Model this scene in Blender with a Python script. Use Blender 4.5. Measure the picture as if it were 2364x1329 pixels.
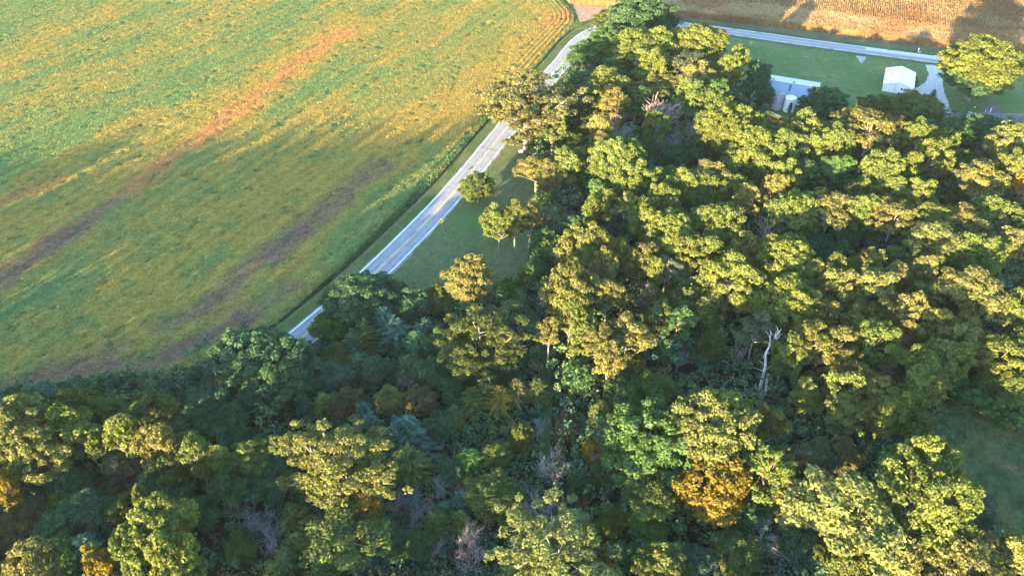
import bpy, math, random
import numpy as np
from mathutils import Vector, Matrix

for o in list(bpy.data.objects):
    bpy.data.objects.remove(o)
SC = bpy.context.scene
COL = SC.collection
R = math.radians

# ------------------------------------------------------------------ camera, sky, sun, exposure
CAMH, PITCH, FPX = 120.0, R(40), 1700.0
cam_data = bpy.data.cameras.new('camera')
cam_data.sensor_width = 36.0
cam_data.lens = 36.0 * FPX / 2364.0
cam_data.clip_start = 1.0
cam_data.clip_end = 12000.0
cam = bpy.data.objects.new('camera', cam_data)
COL.objects.link(cam)
cam.location = (0, 0, CAMH)
cam.rotation_euler = (R(90) - PITCH, 0, 0)
SC.camera = cam

SUN_AZ, SUN_EL = 212.0, 8.4          # degrees: azimuth clockwise from +Y, elevation
world = bpy.data.worlds.new('World')
SC.world = world
world.use_nodes = True
wn = world.node_tree
wn.nodes.clear()
sky = wn.nodes.new('ShaderNodeTexSky')
sky.sky_type = 'NISHITA'
sky.sun_disc = False
sky.sun_elevation = R(SUN_EL)
sky.sun_rotation = R(SUN_AZ)
sky.altitude = 200
sky.air_density = 1.0
sky.dust_density = 0.6
sky.ozone_density = 2.5
bg = wn.nodes.new('ShaderNodeBackground')
bg.inputs['Strength'].default_value = 0.15
wo = wn.nodes.new('ShaderNodeOutputWorld')
wn.links.new(sky.outputs[0], bg.inputs[0])
wn.links.new(bg.outputs[0], wo.inputs[0])

sd = bpy.data.lights.new('sun', 'SUN')
sd.energy = 4.6
sd.angle = R(0.6)
sd.color = (1.0, 0.71, 0.37)
sun = bpy.data.objects.new('sun', sd)
COL.objects.link(sun)
sdir = Vector((math.sin(R(SUN_AZ)) * math.cos(R(SUN_EL)), math.cos(R(SUN_AZ)) * math.cos(R(SUN_EL)), math.sin(R(SUN_EL))))
sun.rotation_euler = sdir.to_track_quat('Z', 'Y').to_euler()
sun.location = (-60, -90, 160)

vs = SC.view_settings
vs.view_transform = 'Standard'
vs.look = 'None'
vs.gamma = 1.0
vs.use_curve_mapping = False
vs.exposure = 3.52
SC.cycles.max_bounces = 5
SC.cycles.diffuse_bounces = 3
SC.cycles.glossy_bounces = 2
SC.cycles.transmission_bounces = 3
SC.cycles.use_denoising = True

# ------------------------------------------------------------------ helpers
CT, ST = math.cos(PITCH), math.sin(PITCH)

def at(x, y, z=0.0):
    """point of the place seen at pixel x, y of the 2364 x 1329 photograph, at height z"""
    u = (x - 1182) / FPX
    v = (y - 664.5) / FPX
    t = (z - CAMH) / (-ST - v * CT)
    return u * t, (CT - v * ST) * t

def to_px(X, Y, Z=0.0):
    dz = Z - CAMH
    d = Y * CT - dz * ST
    return 1182 + X / d * FPX, 664.5 - (Y * ST + dz * CT) / d * FPX

def ppm(Y, Z=0.0):
    return FPX / (Y * CT + (CAMH - Z) * ST)

def hash2(ix, iy, seed):
    h = (ix.astype(np.int64) * 374761393 + iy.astype(np.int64) * 668265263 + seed * 974711) & 0xffffffff
    h = ((h ^ (h >> 13)) * 1274126177) & 0xffffffff
    h = ((h ^ (h >> 16)) * 2246822519) & 0xffffffff
    return ((h ^ (h >> 15)) & 0xffff) / 65535.0

def vnoise(x, y, seed=0):
    ix, iy = np.floor(x), np.floor(y)
    fx, fy = x - ix, y - iy
    fx = fx * fx * (3 - 2 * fx)
    fy = fy * fy * (3 - 2 * fy)
    a, b = hash2(ix, iy, seed), hash2(ix + 1, iy, seed)
    c, d = hash2(ix, iy + 1, seed), hash2(ix + 1, iy + 1, seed)
    return (a * (1 - fx) + b * fx) * (1 - fy) + (c * (1 - fx) + d * fx) * fy

def fbm(x, y, seed=0, octs=4):
    s, a, t = 0, 0.5, 0
    for i in range(octs):
        s = s + a * vnoise(x, y, seed + i * 17)
        t += a
        x, y, a = x * 2.03 + 5.2, y * 2.03 + 1.7, a * 0.55
    return s / t

def sstep(a, b, x):
    t = np.clip((x - a) / (b - a), 0, 1)
    return t * t * (3 - 2 * t)

def in_poly(X, Y, poly):
    ins = np.zeros(X.shape, bool)
    n = len(poly)
    for i in range(n):
        x1, y1 = poly[i]
        x2, y2 = poly[(i + 1) % n]
        if y1 == y2:
            continue
        c = ((y1 > Y) != (y2 > Y)) & (X < (x2 - x1) * (Y - y1) / (y2 - y1) + x1)
        ins ^= c
    return ins

def dist_line(X, Y, pts, closed=False):
    d = np.full(X.shape, 1e9)
    n = len(pts)
    for i in range(n if closed else n - 1):
        x1, y1 = pts[i]
        x2, y2 = pts[(i + 1) % n]
        dx, dy = x2 - x1, y2 - y1
        t = np.clip(((X - x1) * dx + (Y - y1) * dy) / (dx * dx + dy * dy + 1e-9), 0, 1)
        d = np.minimum(d, np.hypot(X - x1 - t * dx, Y - y1 - t * dy))
    return d

def mesh_np(name, co, faces, mats=(), attrs=None, smooth=False):
    """co (n,3); faces (m,k) array of one face size"""
    me = bpy.data.meshes.new(name)
    co = np.asarray(co, np.float32)
    faces = np.asarray(faces, np.int32)
    m, k = faces.shape
    me.vertices.add(len(co))
    me.vertices.foreach_set('co', co.ravel())
    me.loops.add(m * k)
    me.loops.foreach_set('vertex_index', faces.ravel())
    me.polygons.add(m)
    me.polygons.foreach_set('loop_start', np.arange(0, m * k, k, dtype=np.int32))
    if smooth:
        me.polygons.foreach_set('use_smooth', np.ones(m, bool))
    for an, (typ, val) in (attrs or {}).items():
        a = me.attributes.new(an, typ, 'POINT')
        val = np.asarray(val, np.float32)
        a.data.foreach_set('color' if typ == 'FLOAT_COLOR' else 'value', val.ravel())
    for mt in mats:
        me.materials.append(mt)
    me.update()
    return me

def link(name, me, parent=None, loc=(0, 0, 0), rz=0.0):
    o = bpy.data.objects.new(name, me)
    COL.objects.link(o)
    o.location = loc
    o.rotation_euler = (0, 0, rz)
    if parent is not None:
        o.parent = parent
    return o

def tag(o, label=None, cat=None, group=None, kind=None):
    if label: o['label'] = label
    if cat: o['category'] = cat
    if group: o['group'] = group
    if kind: o['kind'] = kind
    return o

def empty(name, loc=(0, 0, 0), rz=0.0):
    o = link(name, None, None, loc, rz)
    o.empty_display_size = 0.5
    return o

class MB:
    """collects simple shapes into one mesh"""
    def __init__(self):
        self.v, self.f = [], []
    def face(self, pts):
        b = len(self.v)
        self.v += [tuple(p) for p in pts]
        self.f.append(tuple(range(b, b + len(pts))))
    def box(self, x0, x1, y0, y1, z0, z1):
        b = len(self.v)
        self.v += [(x, y, z) for z in (z0, z1) for x, y in ((x0, y0), (x1, y0), (x1, y1), (x0, y1))]
        for q in ((3, 2, 1, 0), (4, 5, 6, 7), (0, 1, 5, 4), (1, 2, 6, 5), (2, 3, 7, 6), (3, 0, 4, 7)):
            self.f.append(tuple(b + i for i in q))
        return self
    def prism(self, prof, axis, a0, a1):
        """profile of (p, z) swept along axis 'x' or 'y'"""
        n = len(prof)
        b = len(self.v)
        for a in (a0, a1):
            for p, z in prof:
                self.v.append((a, p, z) if axis == 'x' else (p, a, z))
        for i in range(n):
            j = (i + 1) % n
            self.f.append((b + i, b + j, b + n + j, b + n + i))
        self.f.append(tuple(b + i for i in range(n))[::-1])
        self.f.append(tuple(b + n + i for i in range(n)))
        return self
    def lathe(self, prof, n=20, cx=0, cy=0):
        b = len(self.v)
        for r, z in prof:
            for i in range(n):
                a = 2 * math.pi * i / n
                self.v.append((cx + r * math.cos(a), cy + r * math.sin(a), z))
        for k in range(len(prof) - 1):
            for i in range(n):
                j = (i + 1) % n
                self.f.append((b + k * n + i, b + k * n + j, b + (k + 1) * n + j, b + (k + 1) * n + i))
        return self
    def tube(self, pts, radii, n=5):
        b = len(self.v)
        m = len(pts)
        for k in range(m):
            p = Vector(pts[k])
            d = Vector(pts[min(k + 1, m - 1)]) - Vector(pts[max(k - 1, 0)])
            if d.length < 1e-6:
                d = Vector((0, 0, 1))
            d.normalize()
            u = d.orthogonal().normalized()
            w = d.cross(u)
            for i in range(n):
                a = 2 * math.pi * i / n
                q = p + (u * math.cos(a) + w * math.sin(a)) * radii[k]
                self.v.append(tuple(q))
        for k in range(m - 1):
            for i in range(n):
                j = (i + 1) % n
                self.f.append((b + k * n + i, b + k * n + j, b + (k + 1) * n + j, b + (k + 1) * n + i))
        self.f.append(tuple(b + (m - 1) * n + i for i in range(n)))
        return self
    def mesh(self, name, mat, smooth=False):
        me = bpy.data.meshes.new(name)
        me.from_pydata(self.v, [], self.f)
        if mat: me.materials.append(mat)
        if smooth:
            me.polygons.foreach_set('use_smooth', np.ones(len(me.polygons), bool))
        me.update()
        return me
    def obj(self, name, mat, parent=None, smooth=False):
        return link(name, self.mesh(name, mat, smooth), parent)

# ------------------------------------------------------------------ materials
def new_mat(name):
    m = bpy.data.materials.new(name)
    m.use_nodes = True
    nt = m.node_tree
    b = nt.nodes['Principled BSDF']
    b.inputs['Roughness'].default_value = 0.85
    b.inputs['Specular IOR Level'].default_value = 0.2
    return m, nt, b

def N(nt, t, **kw):
    n = nt.nodes.new(t)
    for k, v in kw.items():
        if k in ('op', 'operation'): n.operation = v
        elif k.startswith('i_'): n.inputs[int(k[2:])].default_value = v
        else: setattr(n, k, v)
    return n

def noise(nt, scale, detail=4, rough=0.6, vec=None):
    n = nt.nodes.new('ShaderNodeTexNoise')
    n.inputs['Scale'].default_value = scale
    n.inputs['Detail'].default_value = detail
    n.inputs['Roughness'].default_value = rough
    if vec is not None:
        nt.links.new(vec, n.inputs['Vector'])
    return n.outputs['Fac']

def ramp(nt, fac, stops, interp='LINEAR'):
    r = nt.nodes.new('ShaderNodeValToRGB')
    cr = r.color_ramp
    cr.interpolation = interp
    while len(cr.elements) < len(stops):
        cr.elements.new(0.5)
    for e, (p, c) in zip(cr.elements, stops):
        e.position = p
        e.color = (*c, 1) if len(c) == 3 else c
    nt.links.new(fac, r.inputs[0])
    return r.outputs[0]

def mixc(nt, fac, a, b, blend='MIX'):
    n = nt.nodes.new('ShaderNodeMix')
    n.data_type = 'RGBA'
    n.blend_type = blend
    for s, v in ((n.inputs[0], fac), (n.inputs[6], a), (n.inputs[7], b)):
        if isinstance(v, (int, float)): s.default_value = v
        elif isinstance(v, tuple): s.default_value = (*v, 1)
        else: nt.links.new(v, s)
    return n.outputs[2]

def bump(nt, bsdf, h, dist, strength=1.0):
    b = nt.nodes.new('ShaderNodeBump')
    b.inputs['Distance'].default_value = dist
    b.inputs['Strength'].default_value = strength
    nt.links.new(h, b.inputs['Height'])
    nt.links.new(b.outputs[0], bsdf.inputs['Normal'])

def coords(nt, scale=(1, 1, 1), rot=0.0):
    tc = nt.nodes.new('ShaderNodeNewGeometry')
    mp = nt.nodes.new('ShaderNodeMapping')
    mp.inputs['Scale'].default_value = scale
    mp.inputs['Rotation'].default_value = (0, 0, rot)
    nt.links.new(tc.outputs['Position'], mp.inputs[0])
    return mp.outputs[0]

def plain(name, c, rough=0.7, var=0.15, scale=1.5, metal=0.0, bmp=0.0):
    m, nt, b = new_mat(name)
    v = coords(nt)
    f = noise(nt, scale, 5, 0.65, v)
    lo = tuple(x * (1 - var) for x in c)
    hi = tuple(min(1, x * (1 + var)) for x in c)
    nt.links.new(ramp(nt, f, [(0.3, lo), (0.7, hi)]), b.inputs['Base Color'])
    b.inputs['Roughness'].default_value = rough
    b.inputs['Metallic'].default_value = metal
    if bmp:
        bump(nt, b, f, bmp)
    return m

def grass_mat(name, cols, patch=0.06, fine=1.6, stripe=None, bmp=0.12, spot=None):
    """grass: broad patches, fine mottling, optional mowing stripes (width m, heading rad, strength)"""
    m, nt, b = new_mat(name)
    v = coords(nt)
    f1 = noise(nt, patch, 5, 0.6, v)
    c = ramp(nt, f1, [(0.3, cols[0]), (0.5, cols[1]), (0.72, cols[2])])
    f2 = noise(nt, fine, 6, 0.75, v)
    c = mixc(nt, 0.75, c, ramp(nt, f2, [(0.3, (0.45, 0.45, 0.45)), (0.7, (1.5, 1.5, 1.45))]), 'MULTIPLY')
    f3 = noise(nt, 0.33, 5, 0.7, v)
    c = mixc(nt, 0.8, c, ramp(nt, f3, [(0.3, (0.72, 0.75, 0.72)), (0.7, (1.28, 1.22, 1.2))]), 'MULTIPLY')
    if stripe:
        w, ang, st = stripe
        vv = coords(nt, rot=ang)
        sx = nt.nodes.new('ShaderNodeSeparateXYZ')
        nt.links.new(vv, sx.inputs[0])
        wob = noise(nt, 0.12, 3, 0.5, v)
        ma = N(nt, 'ShaderNodeMath', op='MULTIPLY_ADD', i_1=2.0)
        nt.links.new(wob, ma.inputs[0]); nt.links.new(sx.outputs[1], ma.inputs[2])
        mu = N(nt, 'ShaderNodeMath', op='MULTIPLY', i_1=2 * math.pi / w)
        nt.links.new(ma.outputs[0], mu.inputs[0])
        si = N(nt, 'ShaderNodeMath', op='SINE')
        nt.links.new(mu.outputs[0], si.inputs[0])
        ad = N(nt, 'ShaderNodeMath', op='MULTIPLY_ADD', i_1=0.5, i_2=0.5)
        nt.links.new(si.outputs[0], ad.inputs[0])
        c = mixc(nt, st, c, ramp(nt, ad.outputs[0], [(0.2, (0.72, 0.76, 0.72)), (0.8, (1.25, 1.22, 1.2))]), 'MULTIPLY')
    if spot:
        px, py, rad, col = spot
        g = nt.nodes.new('ShaderNodeNewGeometry')
        d = N(nt, 'ShaderNodeVectorMath', op='DISTANCE')
        nt.links.new(g.outputs['Position'], d.inputs[0])
        d.inputs[1].default_value = (px, py, 0)
        nz = N(nt, 'ShaderNodeMath', op='MULTIPLY_ADD', i_1=rad * 1.6)
        nt.links.new(noise(nt, 0.15, 4, 0.6, v), nz.inputs[0]); nt.links.new(d.outputs['Value'], nz.inputs[2])
        mr = N(nt, 'ShaderNodeMapRange')
        mr.inputs[1].default_value = rad * 0.7; mr.inputs[2].default_value = rad * 2.2
        mr.inputs[3].default_value = 1; mr.inputs[4].default_value = 0
        nt.links.new(nz.outputs[0], mr.inputs[0])
        c = mixc(nt, mr.outputs[0], c, mixc(nt, 0.6, col, ramp(nt, f2, [(0.3, (0.5, 0.5, 0.5)), (0.7, (1.4, 1.4, 1.4))]), 'MULTIPLY'))
    nt.links.new(c, b.inputs['Base Color'])
    b.inputs['Roughness'].default_value = 1.0
    b.inputs['Specular IOR Level'].default_value = 0.05
    if bmp:
        bump(nt, b, f2, bmp)
    return m

def leaf_mat(name, transl=0.35):
    """leaf colour from the object's own colour; alpha = how much of the crown has turned yellow or tan"""
    m = bpy.data.materials.new(name)
    m.use_nodes = True
    nt = m.node_tree
    nt.nodes.clear()
    out = nt.nodes.new('ShaderNodeOutputMaterial')
    oi = nt.nodes.new('ShaderNodeObjectInfo')
    geo = nt.nodes.new('ShaderNodeNewGeometry')
    at_ = nt.nodes.new('ShaderNodeAttribute')
    at_.attribute_name = 'tone'
    c = mixc(nt, 1.0, oi.outputs['Color'], ramp(nt, geo.outputs['Random Per Island'], [(0, (0.6, 0.64, 0.6)), (0.6, (1.05, 1.03, 1.0)), (1, (1.5, 1.38, 1.1))]), 'MULTIPLY')
    # whole clumps turn first
    th = N(nt, 'ShaderNodeMath', op='SUBTRACT', i_0=1.02)
    nt.links.new(oi.outputs['Alpha'], th.inputs[1])
    df = N(nt, 'ShaderNodeMath', op='SUBTRACT')
    nt.links.new(at_.outputs['Fac'], df.inputs[0]); nt.links.new(th.outputs[0], df.inputs[1])
    ml = N(nt, 'ShaderNodeMath', op='MULTIPLY', i_1=4.0, use_clamp=True)
    nt.links.new(df.outputs[0], ml.inputs[0])
    c = mixc(nt, ml.outputs[0], c, mixc(nt, 1.0, c, (1.4, 1.08, 0.72), 'MULTIPLY'))
    br = ramp(nt, at_.outputs['Fac'], [(0, (0.8, 0.8, 0.8)), (1, (1.2, 1.2, 1.2))])
    c = mixc(nt, 1.0, c, br, 'MULTIPLY')
    d = nt.nodes.new('ShaderNodeBsdfDiffuse')
    t = nt.nodes.new('ShaderNodeBsdfTranslucent')
    nt.links.new(c, d.inputs[0])
    nt.links.new(mixc(nt, 1.0, c, (1.15, 1.1, 0.55), 'MULTIPLY'), t.inputs[0])
    mx = nt.nodes.new('ShaderNodeMixShader')
    mx.inputs[0].default_value = transl
    nt.links.new(d.outputs[0], mx.inputs[1]); nt.links.new(t.outputs[0], mx.inputs[2])
    nt.links.new(mx.outputs[0], out.inputs[0])
    return m

M_LEAF = leaf_mat('leaves')
M_NEEDLE = leaf_mat('needles', 0.15)
def bark_mat(name, c):
    m, nt, b = new_mat(name)
    oi = nt.nodes.new('ShaderNodeObjectInfo')
    f = noise(nt, 3.0, 5, 0.7, coords(nt, (1, 1, 0.3)))
    cc = mixc(nt, 1.0, oi.outputs['Color'], ramp(nt, f, [(0.3, tuple(x * 0.6 for x in c)), (0.7, tuple(x * 1.35 for x in c))]), 'MULTIPLY')
    nt.links.new(cc, b.inputs['Base Color'])
    b.inputs['Roughness'].default_value = 0.95
    return m
M_BARK = bark_mat('bark', (1, 1, 1))

# attribute-coloured crop
def crop_mat(name, fine, contrast, bmp=0.25):
    m, nt, b = new_mat(name)
    a = nt.nodes.new('ShaderNodeAttribute')
    a.attribute_name = 'crop'
    v = coords(nt)
    f = noise(nt, fine, 3, 0.7, v)
    lo, hi = 1 - contrast, 1 + contrast
    c = mixc(nt, 1.0, a.outputs['Color'], ramp(nt, f, [(0.32, (lo * 0.92, lo, lo)), (0.68, (hi * 1.06, hi, hi * 0.8))]), 'MULTIPLY')
    nt.links.new(c, b.inputs['Base Color'])
    b.inputs['Roughness'].default_value = 1.0
    b.inputs['Specular IOR Level'].default_value = 0.05
    bump(nt, b, f, bmp)
    return m

def poly_px(pts, z=0.0):
    return [at(x, y, z) for x, y in pts]

def sheet(name, poly, z, mat, label=None, kind='structure'):
    """a flat polygon sheet, edge roughened"""
    rnd = random.Random(name)
    pts = []
    n = len(poly)
    for i in range(n):
        p, q = poly[i], poly[(i + 1) % n]
        L = math.dist(p, q)
        k = max(1, int(L / 1.5))
        for j in range(k):
            t = j / k
            w = 0.0 if j == 0 else 0.25
            pts.append((p[0] + (q[0] - p[0]) * t + rnd.uniform(-w, w), p[1] + (q[1] - p[1]) * t + rnd.uniform(-w, w), z))
    me = bpy.data.meshes.new(name)
    me.from_pydata(pts, [], [tuple(range(len(pts)))])
    me.materials.append(mat)
    o = link(name, me)
    return tag(o, label, None, None, kind)

# ================================================================== the land
M_GROUND = grass_mat('verge grass', [(0.045, 0.075, 0.022), (0.065, 0.095, 0.028), (0.105, 0.105, 0.042)], 0.09, 1.8)
M_LAWN = grass_mat('mown lawn', [(0.066, 0.108, 0.036), (0.084, 0.128, 0.042), (0.140, 0.145, 0.062)], 0.035, 1.2, (2.6, R(23), 0.28), 0.05)
M_LAWN2 = grass_mat('roadside lawn', [(0.062, 0.096, 0.036), (0.084, 0.106, 0.042), (0.118, 0.112, 0.056)], 0.05, 1.4, (2.6, R(-60), 0.15), 0.06,
                    (*at(1092, 500), 6.0, (0.060, 0.135, 0.032)))
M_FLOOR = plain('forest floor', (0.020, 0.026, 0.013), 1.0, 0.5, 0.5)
M_SHOULDER = grass_mat('dry shoulder grass', [(0.085, 0.09, 0.035), (0.13, 0.12, 0.05), (0.18, 0.15, 0.075)], 0.2, 2.2)
M_DULLGRASS = grass_mat('dull verge grass', [(0.075, 0.085, 0.045), (0.095, 0.095, 0.05), (0.13, 0.115, 0.06)], 0.1, 1.8)
M_GRAVEL = plain('pale gravel', (0.38, 0.37, 0.35), 1.0, 0.35, 1.2, 0, 0.05)
M_DIRT = plain('dry dirt', (0.24, 0.155, 0.085), 1.0, 0.4, 0.6)

gv = 6000
gm = bpy.data.meshes.new('ground')
gm.from_pydata([(-gv, -gv, 0), (gv, -gv, 0), (gv, gv, 0), (-gv, gv, 0)], [], [(0, 1, 2, 3)])
gm.materials.append(M_GROUND)
tag(link('ground', gm), kind='structure')

# --- road centre line (world metres): white edge lines 7 m apart
LEFT_EDGE = [(-110, 15), (-86, 66), (-66, 102.5), (-53.2, 125.5), (-41.3, 145.9), (-22.1, 186.1), (-5.1, 229.5), (10.9, 269.9), (16.4, 283.4),
             (26.5, 308.5), (36.5, 321.5), (47, 328.5), (58, 330.0), (72.9, 327.0), (100, 317.2), (129.8, 305.0), (175.2, 287.5), (200.8, 277.2), (300, 237), (380, 205)]

def spline(pts, step=2.0):
    out = []
    n = len(pts)
    for i in range(n - 1):
        p0, p1, p2, p3 = (np.array(pts[max(0, min(n - 1, i + k))], float) for k in (-1, 0, 1, 2))
        L = np.linalg.norm(p2 - p1)
        k = max(2, int(L / step))
        d1 = np.linalg.norm(p1 - p0) or L
        d3 = np.linalg.norm(p3 - p2) or L
        m1 = (p2 - p0) / (d1 + L) * L
        m2 = (p3 - p1) / (L + d3) * L
        for j in range(k):
            t = j / k
            out.append((2 * t**3 - 3 * t**2 + 1) * p1 + (t**3 - 2 * t**2 + t) * m1 + (-2 * t**3 + 3 * t**2) * p2 + (t**3 - t**2) * m2)
    out.append(np.array(pts[-1], float))
    return np.array(out)

EDGE = spline(LEFT_EDGE)
tan_ = np.gradient(EDGE, axis=0)
tan_ /= np.linalg.norm(tan_, axis=1)[:, None]
NRM = np.stack([tan_[:, 1], -tan_[:, 0]], 1)       # to the right of travel
CENTRE = EDGE + NRM * 3.5

def ribbon(name, off0, off1, z, mat, i0=0, i1=None, kind='structure', gaps=None, wob=0.0, parent=None, seed=1):
    rnd = random.Random(seed)
    i1 = len(EDGE) if i1 is None else i1
    v, f = [], []
    for i in range(i0, i1):
        a = EDGE[i] + NRM[i] * (off0 + rnd.uniform(-wob, wob))
        b = EDGE[i] + NRM[i] * (off1 + rnd.uniform(-wob, wob))
        v += [(a[0], a[1], z), (b[0], b[1], z)]
        k = len(v)
        if i > i0 and not (gaps and rnd.random() < gaps):
            f.append((k - 4, k - 3, k - 1, k - 2))
    me = bpy.data.meshes.new(name)
    me.from_pydata(v, [], f)
    me.materials.append(mat)
    return tag(link(name, me, parent), kind=kind if parent is None else None)

m, nt, b = new_mat('road concrete')
v = coords(nt)
c = ramp(nt, noise(nt, 0.35, 6, 0.6, v), [(0.3, (0.19, 0.195, 0.20)), (0.7, (0.25, 0.255, 0.26))])
c = mixc(nt, 0.7, c, ramp(nt, noise(nt, 5.0, 4, 0.8, v), [(0.3, (0.75, 0.75, 0.75)), (0.7, (1.2, 1.2, 1.2))]), 'MULTIPLY')
nt.links.new(c, b.inputs['Base Color'])
M_ROAD = m
M_WHITE = plain('white road paint', (0.78, 0.78, 0.76), 0.7, 0.15, 1.2)
M_YELLOW = plain('yellow road paint', (0.55, 0.34, 0.11), 0.7, 0.3, 1.0)
M_TAR = plain('tar seam', (0.05, 0.05, 0.05), 0.7, 0.3)
M_PALECON = plain('pale concrete', (0.42, 0.42, 0.42), 0.9, 0.1, 1.0)

NRE = len(EDGE)
M_WEAR = plain('tyre-darkened concrete', (0.185, 0.19, 0.195), 0.8, 0.25, 0.5)
M_GRIT = plain('gritty shoulder', (0.20, 0.185, 0.15), 1.0, 0.5, 1.5)
i_bend = int(np.argmin(np.hypot(EDGE[:, 0] - 47, EDGE[:, 1] - 328)))
ribbon('mown_shoulder', -3.6, -0.15, 0.006, M_GROUND, wob=0.15)
ribbon('dry_shoulder', -4.3, -3.3, 0.011, M_SHOULDER, 0, i_bend, wob=0.25)
ribbon('road', -0.35, 7.35, 0.030, M_ROAD, wob=0.16)
ribbon('gravel_shoulder', 7.2, 7.75, 0.016, M_GRIT, gaps=0.15, wob=0.28, seed=21)
for k_, (a_, b2_) in enumerate(((0.75, 1.30), (2.25, 2.85), (4.35, 4.95), (5.95, 6.45))):
    ribbon('tyre_wear', a_, b2_, 0.0325, M_WEAR, gaps=0.12, wob=0.10, seed=30 + k_)
ribbon('edge_line', 0.0, 0.24, 0.035, M_WHITE, gaps=0.03, wob=0.02, seed=3)
ribbon('edge_line', 6.86, 7.05, 0.035, M_WHITE, gaps=0.14, wob=0.06, seed=5)
ribbon('centre_line', 3.32, 3.55, 0.035, M_YELLOW, gaps=0.04, wob=0.03, seed=7)
ribbon('centre_line', 3.66, 3.86, 0.035, M_YELLOW, gaps=0.06, wob=0.03, seed=8)
ribbon('road_seam', 3.20, 3.30, 0.036, M_TAR, 0, i_bend, gaps=0.45, wob=0.03, seed=9)
i_p = int(np.argmin(np.hypot(EDGE[:, 0] - 147, EDGE[:, 1] - 298)))
ribbon('road_patch', 0.5, 3.1, 0.034, M_PALECON, i_p, NRE, wob=0.0)
for (px, py, px2, py2, wd) in ((1110, 339, 1147, 348, 0.22), (1030, 431, 1042, 433, 0.2), (1080, 392, 1094, 386, 0.22), (1086, 391, 1091, 384, 0.5), (1074, 402, 1088, 396, 0.18), (1150, 330, 1162, 333, 0.15), (898, 607, 903, 608, 0.4), (905, 617, 915, 612, 0.18)):
    a, q = np.array(at(px, py)), np.array(at(px2, py2))
    d = (q - a) / np.linalg.norm(q - a)
    n_ = np.array([-d[1], d[0]]) * wd / 2
    pts = []
    rr = random.Random(px)
    ks = [a + (q - a) * t + n_ * rr.uniform(-1.5, 1.5) for t in (0, 0.25, 0.5, 0.75, 1)]
    vv = []
    for k_ in ks:
        vv += [(*(k_ - n_), 0.038), (*(k_ + n_), 0.038)]
    me = bpy.data.meshes.new('road_crack')
    me.from_pydata(vv, [], [(2 * i, 2 * i + 2, 2 * i + 3, 2 * i + 1) for i in range(4)])
    me.materials.append(M_TAR)
    tag(link('road_crack', me), kind='structure')

# --- lawns, forest floor, verges, drives
FOREST = poly_px([(-500, 1000), (0, 930), (100, 915), (280, 890), (440, 868), (520, 815), (640, 762), (690, 790), (760, 740), (820, 690), (930, 690), (1010, 705), (1090, 640), (1150, 690), (1190, 720),
                  (1215, 690), (1225, 560), (1240, 440), (1225, 385), (1200, 330), (1200, 250), (1270, 190), (1330, 105), (1372, 66), (1555, 72), (1600, 130), (1690, 180), (1735, 250), (1770, 292), (1830, 330),
                  (1900, 330), (1960, 320), (2000, 262), (2180, 262), (2230, 300), (2420, 330), (2700, 420), (2700, 900), (2364, 955), (2270, 925), (2190, 945), (2150, 1010), (2210, 1080), (2235, 1190), (2300, 1270),
                  (2420, 1330), (2500, 1700), (1300, 2000), (-900, 1500)])
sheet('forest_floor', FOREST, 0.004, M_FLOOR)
LAWN_FARM = poly_px([(1545, 66), (1764, 97), (2020, 134), (2180, 154), (2460, 190), (2460, 345), (2250, 300), (2180, 262), (2000, 262), (1960, 320), (1900, 330), (1830, 330), (1770, 292), (1735, 250), (1690, 180), (1600, 130)])
sheet('farm_lawn', LAWN_FARM, 0.008, M_LAWN)
LAWN_ROAD = poly_px([(1195, 318), (1160, 336), (1068, 454), (870, 662), (900, 700), (1010, 705), (1090, 640), (1150, 690), (1190, 720), (1215, 690), (1225, 560), (1240, 440), (1225, 385), (1200, 330)])
sheet('roadside_lawn', LAWN_ROAD, 0.012, M_LAWN2)
sheet('highway_verge', [(78, 329.5), (101, 320), (131, 308), (176, 290.5), (202, 280), (300, 240), (310, 262), (176, 309), (130, 322), (100, 331), (82, 336), (60, 345), (52, 335), (60, 333)], 0.008, M_DULLGRASS)
sheet('gravel_drive', poly_px([(2136, 150), (2186, 153), (2179, 166), (2175, 182), (2180, 215), (2200, 262), (2130, 262), (2122, 235), (2105, 209), (2125, 198), (2140, 186), (2144, 170)]), 0.020, M_GRAVEL)
sheet('gravel_apron', poly_px([(1976, 129), (2000, 132), (1997, 139), (1988, 147), (1982, 140)]), 0.020, plain('dark gravel', (0.27, 0.26, 0.25), 1.0, 0.4, 1.5))
sheet('gravel_pad', poly_px([(1920, 288), (1945, 284), (1960, 290), (1950, 300), (1930, 301)]), 0.020, M_GRAVEL)
sheet('side_drive', poly_px([(869, 664), (888, 650), (905, 658), (922, 676), (930, 700), (905, 705), (890, 680)]), 0.020, M_GRAVEL)
sheet('dirt_track', poly_px([(1322, 8), (1450, 16), (1450, 40), (1375, 48), (1340, 62), (1336, 44), (1330, 28)]), 0.008, M_DIRT)
TRAIL = poly_px([(1215, 700), (1245, 730), (1268, 800), (1275, 900), (1272, 1000), (1262, 1110), (1240, 1115), (1246, 1000), (1252, 900), (1240, 800), (1205, 740)])
sheet('grass_trail', TRAIL, 0.010, grass_mat('trail grass', [(0.03, 0.07, 0.03), (0.04, 0.085, 0.03), (0.06, 0.09, 0.035)], 0.1, 2.0))

def grid(u0, u1, v0, v1, du, dv):
    nu, nv = int((u1 - u0) / du) + 1, int((v1 - v0) / dv) + 1
    U, V = np.meshgrid(u0 + np.arange(nu) * du, v0 + np.arange(nv) * dv)
    idx = np.arange(nu * nv).reshape(nv, nu)
    F = np.stack([idx[:-1, :-1], idx[:-1, 1:], idx[1:, 1:], idx[1:, :-1]], -1).reshape(-1, 4)
    return U.ravel(), V.ravel(), F

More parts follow.
